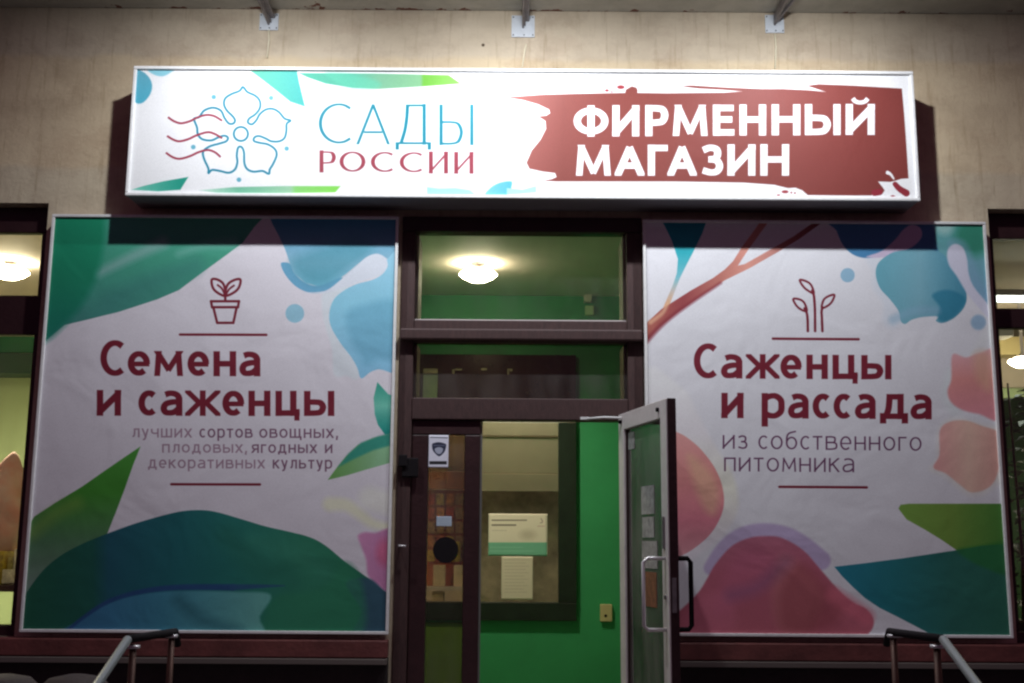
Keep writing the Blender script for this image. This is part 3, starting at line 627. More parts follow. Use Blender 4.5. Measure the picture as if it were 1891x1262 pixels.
def right_art():
    a = Art(1170, 395, 1885, 1195, 2.0, (226, 226, 232))
    # petals in the upper right
    a.poly([(1600, 470), (1612, 500), (1612, 530), (1632, 560), (1632, 598), (1665, 600), (1700, 520)], A((175, 185, 205), 560), 10, .5)
    a.poly([(1538, 400), (1545, 425), (1556, 450), (1572, 467), (1592, 475), (1615, 474), (1640, 462), (1750, 466), (1750, 400)], (70, 130, 175), 2)
    a.poly([(1735, 400), (1830, 400), (1830, 560), (1805, 545), (1786, 520), (1760, 495), (1735, 470)], grad([(400, (95, 175, 170)), (470, A((90, 155, 165), 470)), (550, A((100, 145, 175), 550))]), 4)
    a.dot(1800, 436, 36, A((30, 135, 100), 440), soft=22, op=.8); a.dot(1745, 415, 18, (190, 215, 210), soft=14, op=.6)
    a.poly([(1600, 474), (1630, 462), (1655, 440), (1668, 424), (1684, 414), (1700, 420), (1703, 436), (1690, 452), (1668, 464), (1640, 474)], (205, 190, 215), 3)
    a.poly([(1618, 508), (1621, 488), (1636, 473), (1658, 463), (1700, 460), (1735, 464), (1755, 484), (1775, 514), (1786, 543), (1782, 566), (1765, 585), (1742, 596), (1729, 592), (1734, 584), (1706, 585), (1685, 590), (1672, 598), (1664, 592), (1660, 574), (1643, 551), (1626, 532)], grad([(1618, A((82, 150, 168), 530)), (1700, A((100, 155, 172), 530)), (1780, A((60, 135, 162), 540))], 'x'), 2)
    a.poly([(1722, 545), (1745, 535), (1770, 540), (1784, 555), (1764, 584), (1742, 594), (1732, 585), (1735, 565)], A((28, 118, 150), 560), 6, .75)
    a.stroke([(1650, 590), (1690, 574), (1730, 574)], 16, A((110, 150, 175), 580), soft=10, op=.5)
    a.poly([(1752, 450), (1772, 440), (1790, 455), (1806, 500), (1824, 560), (1795, 545), (1772, 510)], A((110, 150, 180), 500), 10, .5)
    a.poly([(1750, 465), (1757, 453), (1768, 450), (1780, 458), (1787, 478), (1790, 505), (1800, 530), (1830, 568), (1830, 590), (1790, 545), (1768, 510), (1753, 488)], A((186, 186, 204), 490), 4)
    a.dot(1565.7, 507.5, 13.2, A((120, 160, 185), 507)); a.dot(1808, 595, 14, A((125, 155, 180), 595), soft=5)
    a.stroke([(1828, 610), (1812, 640), (1800, 670)], [16, 30], A((185, 200, 205), 640), soft=12, op=.6)
    # branch
    bt = grad([(400, (0, 130, 150)), (466, A((20, 160, 175), 480)), (510, A((90, 165, 180), 510)), (535, A((165, 160, 155), 530)), (562, A((205, 145, 105), 560))])
    a.poly([(1214, 396), (1308, 396), (1296, 430), (1280, 463), (1266, 490), (1255, 512), (1246, 535), (1234, 566), (1222, 572), (1232, 548), (1242, 525), (1249, 504), (1251, 478), (1240, 444), (1226, 415)], bt, 1.6, smooth=False)
    br = grad([(1194, A((165, 85, 72), 590)), (1260, A((150, 58, 62), 560)), (1330, A((175, 100, 88), 520)), (1380, A((195, 125, 110), 490)), (1430, A((180, 115, 105), 470)), (1520, (120, 60, 60))], 'x')
    a.poly([(1186, 602), (1196, 593), (1221, 570), (1234, 562), (1275, 536), (1316, 513), (1338, 497), (1353, 482), (1370, 455), (1392, 425), (1412, 396), (1428, 396), (1405, 428), (1383, 458), (1362, 490), (1375, 487), (1414, 465), (1465, 436), (1516, 400), (1532, 400), (1475, 441), (1434, 466), (1383, 495), (1338, 517), (1291, 548), (1250, 577), (1218, 603), (1196, 627), (1186, 636)], br, 1.6, smooth=False)
    a.stroke([(1192, 630), (1225, 596), (1270, 562), (1330, 522)], [10, 5], A((135, 38, 52), 560), soft=5, op=.7)
    a.stroke([(1200, 595), (1222, 578), (1232, 560)], [8, 6], A((210, 150, 115), 570), soft=5, op=.7)
    # soft flowers on the right edge
    a.stroke([(1757, 690), (1750, 730), (1765, 760)], 22, A((170, 180, 180), 720), soft=14, op=.5)
    a.poly([(1760, 655), (1785, 660), (1810, 652), (1850, 650), (1850, 770), (1810, 765), (1778, 757), (1757, 742), (1751, 722), (1758, 700)], grad([(650, A((195, 135, 140), 670)), (700, A((190, 115, 110), 700)), (765, A((180, 110, 118), 750))]), 5)
    a.poly([(1800, 655), (1830, 655), (1830, 720), (1805, 700)], A((205, 140, 110), 680), 18, .6)
    a.poly([(1733, 830), (1735, 795), (1752, 776), (1780, 774), (1810, 783), (1860, 800), (1860, 885), (1842, 896), (1815, 915), (1790, 915), (1768, 900), (1745, 880), (1720, 868), (1732, 850)], A((178, 160, 150), 850), 14, .6)
    a.poly([(1737, 795), (1756, 779), (1785, 777), (1812, 786), (1852, 806), (1845, 870), (1828, 900), (1796, 910), (1774, 896), (1748, 875), (1725, 864), (1736, 840)], grad([(1725, A((185, 115, 112), 850)), (1790, A((186, 134, 118), 850)), (1850, A((180, 120, 110), 850))], 'x'), 4)
    # green and teal leaves
    a.poly([(1660, 940), (1664, 933), (1680, 931), (1870, 931), (1870, 1020), (1769, 1018), (1740, 998), (1709, 979), (1675, 960)], grad([(1660, A((85, 122, 42), 960)), (1760, A((80, 112, 36), 970)), (1860, A((50, 105, 34), 970))], 'x'), 1.6, smooth=False)
    a.poly([(1541, 1048), (1600, 1041), (1669, 1032), (1769, 1017), (1815, 1009), (1880, 1004), (1880, 1190), (1722, 1174), (1690, 1157), (1661, 1142), (1625, 1124), (1598, 1106), (1575, 1085), (1556, 1066)], grad([(1541, A((14, 92, 112), 1060)), (1650, A((14, 86, 92), 1080)), (1760, A((22, 78, 68), 1090)), (1870, A((24, 80, 62), 1090))], 'x'), 1.6, smooth=False)
    a.poly([(1769, 1016), (1815, 1008), (1862, 1004), (1862, 1060), (1820, 1050), (1790, 1035)], A((20, 92, 30), 1030), 8, .6)
    # salmon disc, halo, lilac arc and dome
    a.poly([(1180, 700), (1258, 716), (1285, 760), (1318, 820), (1350, 870), (1362, 915), (1360, 950), (1335, 990), (1290, 1025), (1240, 1060), (1180, 1060)], grad([(710, A((200, 178, 182), 740)), (800, A((188, 165, 168), 800)), (900, A((182, 160, 142), 900)), (1000, A((160, 145, 165), 1000))]), 10, .75)
    a.poly([(1180, 770), (1246, 797), (1270, 810), (1295, 832), (1320, 866), (1334, 903), (1335, 940), (1318, 978), (1290, 1007), (1250, 1030), (1180, 1045)], grad([(780, A((186, 118, 114), 820)), (880, A((178, 100, 98), 880)), (960, A((160, 85, 98), 950)), (1030, A((150, 98, 104), 1010))]), 2)
    a.poly([(1270, 840), (1310, 870), (1328, 910), (1320, 950), (1300, 940), (1280, 890)], A((192, 128, 96), 900), 18, .6)
    a.stroke([(1312, 1050), (1330, 1022), (1352, 1000), (1378, 987), (1412, 983), (1450, 990), (1484, 1009), (1516, 1036)], [26, 36], A((124, 106, 142), 1000), soft=6, op=.75)
    a.poly([(1180, 1200), (1200, 1165), (1240, 1140), (1268, 1117), (1290, 1094), (1305, 1070), (1320, 1044), (1349, 1011), (1381, 995), (1413, 991), (1445, 995), (1484, 1018), (1516, 1054), (1548, 1090), (1576, 1114), (1600, 1126), (1614, 1148), (1604, 1172), (1560, 1200)], grad([(991, A((134, 70, 88), 1010)), (1060, A((132, 62, 78), 1060)), (1170, A((132, 62, 74), 1130))]), 4)
    a.poly([(1440, 1030), (1478, 1045), (1520, 1100), (1500, 1160), (1440, 1165), (1425, 1100)], A((140, 84, 78), 1090), 20, .4)
    a.poly([(1350, 1040), (1390, 1015), (1425, 1025), (1420, 1070), (1380, 1110), (1320, 1130)], A((142, 66, 92), 1060), 24, .4)
    a.poly([(1262, 1140), (1300, 1100), (1340, 1100), (1360, 1150), (1330, 1170), (1262, 1170)], A((146, 72, 92), 1130), 20, .4)
    a.poly([(1470, 1045), (1500, 1050), (1540, 1095), (1560, 1130), (1520, 1165), (1450, 1165), (1440, 1100)], A((112, 46, 52), 1110), 22, .5)
    a.stroke([(1350, 1100), (1400, 1085), (1450, 1040)], 24, A((95, 60, 92), 1080), soft=22, op=.4)
    a.stroke([(1540, 1100), (1600, 1140)], 30, A((150, 66, 80), 1130), soft=14, op=.6)
    # sprouts
    w = 4.6
    a.stroke([(1492, 611), (1491.5, 590), (1490, 578), (1486, 569)], w, MAROON)
    a.stroke([(1465, 551.5), (1478, 553), (1486, 560), (1490, 574), (1479, 571), (1470, 563)], w * .85, MAROON, closed=True)
    a.stroke([(1505.5, 611), (1505, 570), (1503, 545), (1500, 536)], w, MAROON)
    a.stroke([(1477, 516.5), (1489, 519), (1498, 526), (1503, 541), (1492, 536), (1483, 528)], w * .85, MAROON, closed=True)
    a.stroke([(1519, 611), (1518, 585), (1517.5, 575), (1519, 567)], w, MAROON)
    a.stroke([(1541, 544), (1529, 547), (1521, 554), (1518, 568), (1529, 564), (1537, 556)], w * .85, MAROON, closed=True)
    a.stroke([(1427, 625.3), (1586, 626.2)], w, MAROON, smooth=False); a.stroke([(1439, 899.8), (1601, 900.8)], w, MAROON, smooth=False)
    a.line([('С', 1280.4, 1325.4)], [(1280, 633.6), (1646, 636)], [(1280, 699), (1646, 702)], 11.9, MAROON)
    a.line([('а', 1330.6, 1370.3), ('ж', 1377, 1439), ('е', 1441, 1480.6), ('н', 1489.3, 1529), ('ц', 1537.7, 1585.3), ('ы', 1591, 1646.8)], [(1330, 653.6), (1646, 655.8)], [(1330, 699), (1646, 700.8)], 11.7, MAROON)
    a.line([('и', 1331.4, 1372.4), ('р', 1406, 1448.8), ('а', 1455, 1493.3), ('с', 1500.7, 1534.6), ('с', 1539.5, 1573), ('а', 1579, 1617.5), ('д', 1625.5, 1677.8), ('а', 1682.3, 1721.6)], [(1331, 725.6), (1721, 728)], [(1331, 772.4), (1721, 774.8)], 11.7, MAROON)
    t = (95, 46, 84)
    for txt, x0, x1 in (('из', 1334, 1379.6), ('собственного', 1400.2, 1702.7)): a.word(txt, x0, x1, [(1334, 804), (1702, 807.5)], [(1334, 828.9), (1702, 833)], 2.9, t, soft=1.4)
    a.word('питомника', 1336.7, 1577.3, [(1334, 845.4), (1577, 847)], [(1334, 870.6), (1577, 872.6)], 2.9, t, soft=1.4)
    return a

# ------------------------------------------------------------------ ground, porch, steps
def structure(o): o['kind'] = 'structure'; return o
bm = bmesh.new(); bmesh.ops.create_grid(bm, x_segments=1, y_segments=1, size=90)
for v in bm.verts: v.co.z = -.72
structure(mesh_obj('ground', bm, M['asphalt']))
bm = bmesh.new()
bm_box(bm, -3.6, 3.6, -2.75, 0.36, -.72, 0, .01)
structure(mesh_obj('porch_floor', bm, M['granite']))
for k in range(4):
    structure(box('step', -1.62, 1.62, -2.76 - (k + 1) * .32, -2.755 - k * .32, -.72 + .001 * k, -.15 * (k + 1) + .002, M['granite'], None, .008))

# ------------------------------------------------------------------ the building
B = empty('shop_building', (0, 0, 0))
tag(B, 'old cream plastered shop front with brown entrance and white chipped cornice', 'building')
YB = -.012
LWX1 = PX(69, 640, 0); LWX0 = -5.2; LWZ1 = PZ(40, 375, 0)
RWX0 = PX(1841, 640, 0); RWX1 = 5.2; RWZ1 = PZ(1870, 386, 0)
EX0, EX1 = PX(739, 600, 0), PX(1187, 600, 0); EZ1 = PZ(960, 402, 0)
WZ0 = PZ(400, 1172, 0) - .02
CZ = PZ(950, 21, 0)
wall_sheet('wall', [(LWX0, LWX1, WZ0, LWZ1), (RWX0, RWX1, WZ0, RWZ1), (EX0, EX1, -.01, EZ1)], -9, 9, -.02, 7.5, 0, .35, M['plaster'], B)
box('cornice', -9, 9, -.42, -.001, CZ, CZ + .22, M['cornice'], B, .006)
box('cornice', -9, 9, -.50, -.002, CZ + .222, CZ + .5, M['cornice'], B, .02)
# plinth, ledges
ZL = PZ(500, 1215, -.1)
for s, (a, b) in (('l', (-9, EX0 - .02)), ('r', (EX1 + .10, 9))):
    box('plinth', a, b, -.06, -.002, 0, ZL - .002, M['plinth'], B, .005)
    box('window_ledge', a, b, -.10, -.003, ZL, WZ0 + .0, M['sill'], B, .008)
    box('drip_strip', a, b, -.125, -.061, ZL - .035, ZL - .003, mat('grey_drip_metal_' + s, (.12, .10, .09), .5), B, .003)

# side windows (frame, panes)
def shop_window(x0, x1, z0, z1, bars_z, edge, lights):
    w = box('window', x0 + .0, x1 - .0, .10, .16, z1 - .17, z1 - .001, M['frame_dark'], B, .006)      # head member carries the rest
    for xa, xb in lights: box('mullion', xa, xb, .10, .16, z0, z1 - .172, M['frame_dark'], w, .004)
    for za, zb in bars_z: box('transom', x0 + .002, x1 - .002, .095, .165, za, zb, M['frame_dark'], w, .005)
    box('sill', x0, x1, .02, .17, z0 - .0, z0 + .06, M['frame_dark'], w, .005)
    box('pane', x0 + .01, x1 - .01, .128, .133, z0 + .05, z1 - .15, M['glass'], w)
    return w
xj = PX(61, 640, .1)
shop_window(LWX0, LWX1, WZ0, LWZ1, [(PZ(40, 619, .1), PZ(40, 546, .1))], 0, [(xj, LWX1 - .002), (-4.2, -4.1)])
xj = PX(1847, 640, .1)
shop_window(RWX0, RWX1, WZ0, RWZ1, [(PZ(1870, 606, .1), PZ(1870, 570, .1))], 0, [(RWX0 + .002, xj), (4.1, 4.2)])

# entrance frame
yf0, yf1 = -.02, .10
E = box('entrance_frame', EX0 + .002, EX1 - .002, yf0, yf1, PZ(960, 428, yf0), EZ1 - .002, M['frame_dark'], B, .006)
zt1a, zt1b = PZ(960, 632, yf0), PZ(960, 592, yf0)
zt2a, zt2b = PZ(960, 776, yf0), PZ(960, 736, yf0)
jl = (PX(740, 700, yf0), PX(765, 560, yf0)); jr = (PX(1158, 560, yf0), PX(1186, 600, yf0))
ztop = PZ(960, 428, yf0) - .002
box('jamb', EX0 + .002, jl[1], yf0 + .002, yf1, 0, ztop, M['frame'], E, .006)
box('jamb', jr[0], EX1 - .002, yf0 + .002, yf1, 0, ztop, M['frame'], E, .006)
box('transom_bar', jl[1] + .001, jr[0] - .001, yf0, yf1, zt1a, zt1b, M['frame'], E, .006)
box('transom_sill', EX0 + .004, EX1 - .004, yf0 - .055, yf0 - .001, zt1a + .002, zt1a + .075, M['frame'], E, .012)
box('transom_bar', jl[1] + .001, jr[0] - .001, yf0 - .004, yf1, zt2a, zt2b, M['frame'], E, .006)
box('glazing_bead', jl[1] + .002, jr[0] - .002, .02, .04, zt1b + .001, zt1b + .012, M['door_white'], E)
box('pane', jl[1] + .001, jr[0] - .001, .045, .05, zt1b + .013, ztop - .001, M['glass'], E)
box('pane', jl[1] + .001, jr[0] - .001, .045, .05, zt2b + .001, zt1a - .001, M['glass_dim'], E)
lin = mat('lit_reveal_cream', (.42, .36, .26), .6)  # cream tone puts the interior light on the reveal into its colour
for za, zb in ((zt1b + .013, ztop - .002), (zt2b + .003, zt1a - .003)):
    box('lining', jl[1] + .002, jl[1] + .018, .052, .30, za, zb, lin, E)
    box('lining', jr[0] - .018, jr[0] - .002, .052, .30, za, zb, lin, E)
# fixed leaf
fx1 = PX(886, 900, yf0 + .01); gx0, gx1 = PX(789, 950, 0), PX(857, 900, 0); gzt = PZ(820, 803, 0)
L = box('fixed_door_leaf', jl[1] + .002, fx1, 0.0, .06, gzt, zt2a - .003, M['frame_dark'], B, .006)
box('stile', jl[1] + .002, gx0, .001, .06, .01, gzt - .001, M['frame_dark'], L, .006)
box('stile', gx1, fx1, .001, .06, .01, gzt - .001, M['frame_dark'], L, .006)
box('bottom_rail', gx0 + .001, gx1 - .001, .002, .06, .01, .22, M['frame_dark'], L, .006)
box('pane', gx0 + .001, gx1 - .001, .028, .033, .221, gzt - .002, M['glass_leaf'], L)
box('seal_strip', fx1 + .001, fx1 + .012, .02, .05, .01, zt2a - .004, mat('grey_brush_seal', (.16, .15, .15), .6), L)
bm = bmesh.new(); bm_tube(bm, [(PX(736, 1008, -.06), -.075, PZ(736, 1008, -.06)), (PX(750, 1009, -.06), -.075, PZ(750, 1009, -.06))], .006, 8); bm_tube(bm, [(PX(738, 1008, -.06), -.075, PZ(738, 1008, -.06)), (PX(738, 1008, -.06), -.02, PZ(738, 1008, -.06))], .006, 8)
mesh_obj('door_catch', bm, M['chrome'], L, True)

# open leaf (white inside, brown outside)
hx, hz = PX(1151, 900, -.03), PZ(1150, 768, 0)
LL = .86; PHI = 78.0
D = empty('open_door', (hx, -.035, 0), R(PHI))      # local +x runs from the hinge to the free edge, local +y faces the doorway
D.parent = B
def dbox(name, x0, x1, y0, y1, z0, z1, m, parent, bev=0.0):
    bm = bmesh.new(); bm_box(bm, x0, x1, y0, y1, z0, z1, bev); return mesh_obj(name, bm, m, parent, world_coords=False)
# rotation so that local +x points to (cos, -sin)
D.rotation_euler = (0, 0, R(-PHI))
# doorway side after this rotation: local -y looks towards -X
zb, ztp = .015, hz
for (a, b, c, d, nm) in ((0, .10, zb, ztp, 'stile'), (LL - .10, LL, zb, ztp, 'stile'), (.101, LL - .101, ztp - .10, ztp, 'top_rail'), (.101, LL - .101, zb, zb + .16, 'bottom_rail')):
    p = dbox(nm, a, b, -.028, -.002, c, d, M['door_white'], D, .004)
    dbox('outer_cladding', a, b, -.0015, .030, c + .001, d - .001, M['frame_dark'], p, .004)
dbox('edge_seal', LL + .0005, LL + .004, -.020, .026, zb, ztp, M['frame_dark'], D)
dbox('pane', .1015, LL - .1015, -.004, .001, zb + .161, ztp - .101, M['glass_door'], D)
dbox('middle_bead', .1015, LL - .1015, -.022, -.0045, zb + .161, zb + .172, M['frame_dark'], D)
for a, b in ((.1012, .118), (LL - .118, LL - .1012)): dbox('glazing_bead', a, b, -.016, -.0045, zb + .173, ztp - .102, M['frame_dark'], D)
def dtube(name, pts, r, m, parent, seg=10):
    bm = bmesh.new(); bm_tube(bm, pts, r, seg); bmesh.ops.recalc_face_normals(bm, faces=bm.faces); return mesh_obj(name, bm, m, parent, True, False)
yc = -.028
hz0, hz1 = .83, 1.20
def rod(side, y0, out):
    s = side
    return [(LL - .05, y0, hz1), (LL - .05, y0 + s * out * .8, hz1), (LL - .05, y0 + s * out, hz1 - .02), (LL - .05, y0 + s * out, hz0 + .02), (LL - .05, y0 + s * out * .8, hz0), (LL - .05, y0, hz0)]
dtube('handle', rod(-1, -.027, .125), .0105, M['chrome'], D, 12)
dtube('outer_handle', rod(1, .029, .085), .013, M['black'], D, 12)
for zz in (hz - .05,):
    for xx in (.06, LL - .12): dtube('rail_cap', [(xx, -.029, zz), (xx, -.042, zz)], .012, M['black'], D)
dbox('floor_bolt', LL - .075, LL - .045, -.040, -.0285, 1.25, 1.42, M['steel'], D, .003)
for zz in (.35, 1.05, ztp - .25): dtube('hinge', [(-.012, .004, zz - .05), (-.012, .004, zz + .05)], .011, M['steel'], D)
dtube('lock_cylinder', [(LL - .05, -.0285, 1.0), (LL - .05, -.036, 1.0)], .014, M['steel'], D)
dbox('lock_plate', LL + .0042, LL + .0062, -.012, .012, .92, 1.10, M['steel'], D)
# closer arm between head bar and leaf
ca = empty('door_closer', (0, 0, 0)); tag(ca, 'thin white door closer arm above the open doorway', 'door closer')
pA = Vector((PX(1082, 773, -.03), -.035, PZ(1082, 774, -.03))); pB = Vector((PX(1148, 771, -.12), -.12, PZ(1148, 772, -.12)))
tube('arm', [pA, (pA + pB) / 2 + Vector((0, -.02, .004)), pB], .007, M['white_metal'], ca)
box('bracket', pA.x - .035, pA.x + .02, -.045, -.0245, pA.z - .006, pA.z + .010, M['white_metal'], ca, .002)

# ------------------------------------------------------------------ rooms behind the glass
IY = 2.70; CEIL = PZ(960, 546, IY)
VX0, VX1 = EX0 - .16, EX1 + .10
box('interior_ceiling', -5.4, 5.4, .352, 7.0, CEIL, CEIL + .1, M['cream'], B)
box('interior_floor', -5.4, 5.4, .352, 7.0, -.1, -.004, M['floor'], B)
iw0, iw1 = PX(772, 900, IY), PX(1064, 900, IY); iz0, iz1 = PZ(960, 1146, IY), PZ(960, 657, IY)
wall_sheet('vestibule_wall', [(iw0, iw1, iz0, iz1)], VX0 + .001, VX1 + .9, -.003, CEIL - .001, IY, IY + .12, M['green_wall'], B)
box('vestibule_wall', VX0 - .10, VX0, .353, IY + .12, -.003, CEIL - .001, M['green_wall'], B)
box('vestibule_wall', VX1 + .9, VX1 + 1.0, .353, IY + .12, -.003, CEIL - .001, M['green_wall'], B)
box('room_wall', -5.4, 5.4, 6.0, 6.1, -.003, CEIL - .001, M['cream'], B)
box('room_wall', -5.5, -5.4, .353, 6.1, -.003, CEIL - .001, M['cream'], B)
box('room_wall', 5.4, 5.5, .353, 6.1, -.003, CEIL - .001, M['cream'], B)
# inner window in the vestibule
gt = mat('dark_green_black_frame', (.016, .030, .020), .4, noise=.3)
W = box('inner_window', iw0 - .03, iw1, IY - .05, IY + .06, PZ(960, 778, IY), iz1, M['gloss_brown'], B, .006)
ib = PZ(960, 1112, IY); it = PZ(960, 781, IY)
im0, im1 = PX(866, 950, IY), PX(884, 950, IY)
box('stile', iw0 - .03, PX(786, 950, IY), IY - .048, IY + .06, ib, it - .001, M['frame_dark'], W, .004)
box('stile', PX(1031, 950, IY), iw1, IY - .048, IY + .06, ib, it - .001, gt, W, .004)
box('mullion', im0, im1, IY - .045, IY + .06, ib, it - .001, M['frame_dark'], W, .004)
box('bottom_rail', iw0 - .03, iw1 - .002, IY - .047, IY + .06, iz0, ib - .001, gt, W, .006)
box('pane', PX(786, 950, IY) + .002, im0 - .002, IY - .01, IY - .005, ib + .001, it - .002, M['glass'], W)
box('pane', im1 + .002, PX(1031, 950, IY) - .002, IY - .01, IY - .005, ib + .001, it - .002, M['glass_dusty'], W)
# top pane glimpse and reflected lights, put in as pale pieces
wp = mat('pale_yellow_white', (.36, .32, .22), .6)
lg = mat('dim_green_glass', (.20, .30, .16), .4, noise=.3)
lt = box('top_light', PX(783, 690, IY), PX(809, 690, IY), IY - .062, IY - .052, PZ(790, 737, IY), PZ(790, 694, IY), lg, W)
box('bright_spot', PX(783, 690, IY), PX(809, 690, IY), IY - .064, IY - .052, PZ(790, 692, IY), PZ(790, 683, IY), wp, W)
for x0, x1, y0, y1 in ((836, 840, 684, 692), (841, 853, 683, 686), (889, 899, 682, 686), (937, 940, 683, 694), (941, 946, 683, 688)):
    box('bright_spot', PX(x0, 690, IY), PX(x1, 690, IY), IY - .060, IY - .052, PZ(x0, y1, IY), PZ(x0, y0, IY), wp, W)

# back room things
rb = empty('roller_blind', (0, 0, 0)); tag(rb, 'cream roller blind of wide flat slats hanging behind the vestibule window', 'blind')
bl = mat('cream_blind', (.52, .49, .42), .8, noise=.08, nscale=5)
xa, xb = PX(868, 850, 3.7), PX(1048, 850, 3.7)
for y0, y1, dy in ((770, 805, 0), (806, 874, .02), (875, 908, 0)):
    box('slat', xa, xb, 3.7 + dy, 3.73 + dy, PZ(960, y1, 3.7), PZ(960, y0, 3.7) - .003, bl, rb, .004)
gp = box('back_panel', PX(862, 1000, 3.9), PX(1060, 1000, 3.9), 3.9, 3.94, PZ(960, 1140, 3.9), PZ(960, 900, 3.9), mat('grey_brown_board', (.46, .42, .37), .7, noise=.6, nscale=3), None)
tag(gp, 'mottled grey brown board standing behind the posters of the vestibule window', 'board')
# seed shelf seen through the narrow left pane
sh = empty('display_shelf', (0, 0, 0)); tag(sh, 'red and orange display shelf seen through the narrow door pane', 'shelf')
SY = 3.85
def q(x0, x1, y0, y1, m, nm, par, Y=SY, d=.15, bev=.004):
    return box(nm, PX(x0, (y0 + y1) / 2, Y), PX(x1, (y0 + y1) / 2, Y), Y, Y + d, PZ((x0 + x1) / 2, y1, Y), PZ((x0 + x1) / 2, y0, Y), m, par, bev)
q(770, 872, 905, 1084, mat('red_orange_board', (.42, .07, .05), .6, c2=(.50, .20, .07), nscale=4), 'back_board', sh, SY + .2, .03)
q(770, 872, 780, 870, mat('tan_board', (.26, .17, .08), .7, noise=.2), 'upper_board', sh, SY + .2, .03)
q(770, 872, 871, 904, mat('rust_board', (.36, .13, .06), .7, noise=.3), 'header', sh, SY + .1, .05)
q(770, 872, 1084, 1091, M['door_white'], 'shelf_board', sh, SY - .05, .24, .002)
pk = [mat('packet_print', c, .5, noise=.7, nscale=30) for c in ((.55, .07, .05), (.60, .22, .06), (.50, .12, .10), (.58, .40, .08), (.42, .26, .14))]
for a_ in range(4):
    for b_ in range(5):
        o = q(789 + a_ * 17.5, 803 + a_ * 17.5, 912 + b_ * 26, 933 + b_ * 26, pk[(a_ * 3 + b_ * 2 + a_ * b_) % 5], 'seed_packet', None, SY + .17, .02, .002)
        cn = ('red', 'orange', 'crimson', 'yellow', 'tan')[(a_ * 3 + b_ * 2 + a_ * b_) % 5]
        rw = ('top row', 'second row', 'middle row', 'fourth row', 'bottom row')[b_]; cl = ('first from the left', 'second from the left', 'third from the left', 'rightmost')[a_]
        tag(o, f'small {cn} seed packet in the {rw} of the display shelf, {cl}', 'seed packet', 'seed packets on the display shelf')
for nm, x0, x1, y0, y1, c, lab in (('seed_box', 800, 822, 1044, 1083, (.75, .62, .45), 'cream seed box on the display shelf, left of the pair behind the door pane'), ('seed_box', 838, 854, 1044, 1083, (.85, .70, .55), 'cream seed box on the display shelf, right of the pair behind the door pane')):
    tag(q(x0, x1, y0, y1, mat('carton', c, .6, noise=.2, nscale=20), nm, None, SY, .09), lab, 'box')
tag(q(822, 850, 1000, 1038, mat('yellow_bag', (.50, .38, .03), .6, noise=.4), 'seed_bag', None, SY + .03, .12, .02), 'mustard yellow bag hanging on the display shelf behind the door pane', 'bag')
tag(q(797, 820, 1093, 1150, mat('cream_tub', (.62, .50, .34), .6), 'storage_tub', None, SY, .1, .01), 'tall cream tub below the display shelf behind the door pane', 'tub')
box('interior_panel', PX(774, 1250, IY), PX(873, 1250, IY), IY - .02, IY - .001, .0, PZ(820, 1150, IY), mat('olive_wall_tone', (.15, .30, .05), .6, noise=.15), B, .003)  # added sheet that puts the wall's lighter look through the pane into colour

# left room
q(-70, 75, 590, 651, M['green_wall'], 'room_wall', B, 4.0, .1)
q(-90, 90, 652, 690, M['green_dark'], 'interior_beam', B, 3.6, .6)
q(-90, 90, 691, 1200, M['pale_green'], 'room_wall', B, 3.9, .1)
def lump(name, c, rx, ry, rz, m, lab, cat, k=.12, peak=0.0, sq=1.0):
    bm = bmesh.new(); bmesh.ops.create_icosphere(bm, subdivisions=4, radius=1)
    for v in bm.verts:
        n = v.co.copy(); d = 1 + k * (math.sin(3 * n.x + 5 * n.z) * .4 + math.sin(7 * n.y + 3 * n.z + 1) * .3 + math.sin(11 * n.z + 4 * n.x) * .2)
        t = max(0, n.z)
        v.co = Vector((n.x * rx * d * (1 - peak * t * .5), n.y * ry * d * (1 - peak * t * .5), n.z * rz * (1 + peak * .25 * t ** 3)))
        v.co += Vector(c)
    o = mesh_obj(name, bm, m, None, True); tag(o, lab, cat); return o
og = mat('orange_cloth', (.60, .28, .24), .8, c2=(.56, .42, .38), nscale=9, bump=.6, bscale=9)
cx, cz = P(18, 935, .75)
tall = lump('garden_sack', (cx, .75, cz), .145, .12, .33, og, 'tall pointed orange sack standing in the left shop window', 'sack', .34, .45)
tz = PZ(18, 1012, .75)
tb = empty('window_shelf', (0, 0, 0)); tag(tb, 'low dark shelf in the left shop window under the orange sack', 'shelf')
box('shelf_board', -3.9, LWX1 - .03, .5, 1.0, PZ(18, 1092, .6), PZ(18, 1080, .6), M['frame_dark'], tb, .004)
for x in (-3.85, LWX1 - .09): box('leg', x, x + .04, .52, .98, .0, PZ(18, 1093, .6), M['frame_dark'], tb)
zsb = PZ(18, 1080, .6)
for x0, x1, y1, c, nm, lab in ((-30, 6, 1018, (.55, .42, .03), 'seed_box', 'yellow box on the low shelf of the left shop window'), (8, 20, 1030, (.55, .50, .16), 'seed_box', 'small yellowish box between the yellow and the pale box of the left window shelf'), (22, 36, 1014, (.75, .72, .60), 'seed_box', 'pale box on the low shelf of the left shop window, nearest the banner')):
    o = box(nm, PX(x0, 1040, .6), PX(x1, 1040, .6), .6 + .02 * (x0 % 3), .9, zsb + .001, PZ(18, y1, .6), mat('carton', c, .5, noise=.6, nscale=22), None, .006); tag(o, lab, 'box')
o = box('seed_packet', PX(9, 1030, .58), PX(34, 1030, .58), .56, .585, PZ(20, 1078, .57), PZ(20, 1052, .57), mat('white_packet', (.8, .78, .66), .4, noise=.5, nscale=40), None, .004); tag(o, 'flat white packet lying in front of the boxes on the left window shelf', 'packet')
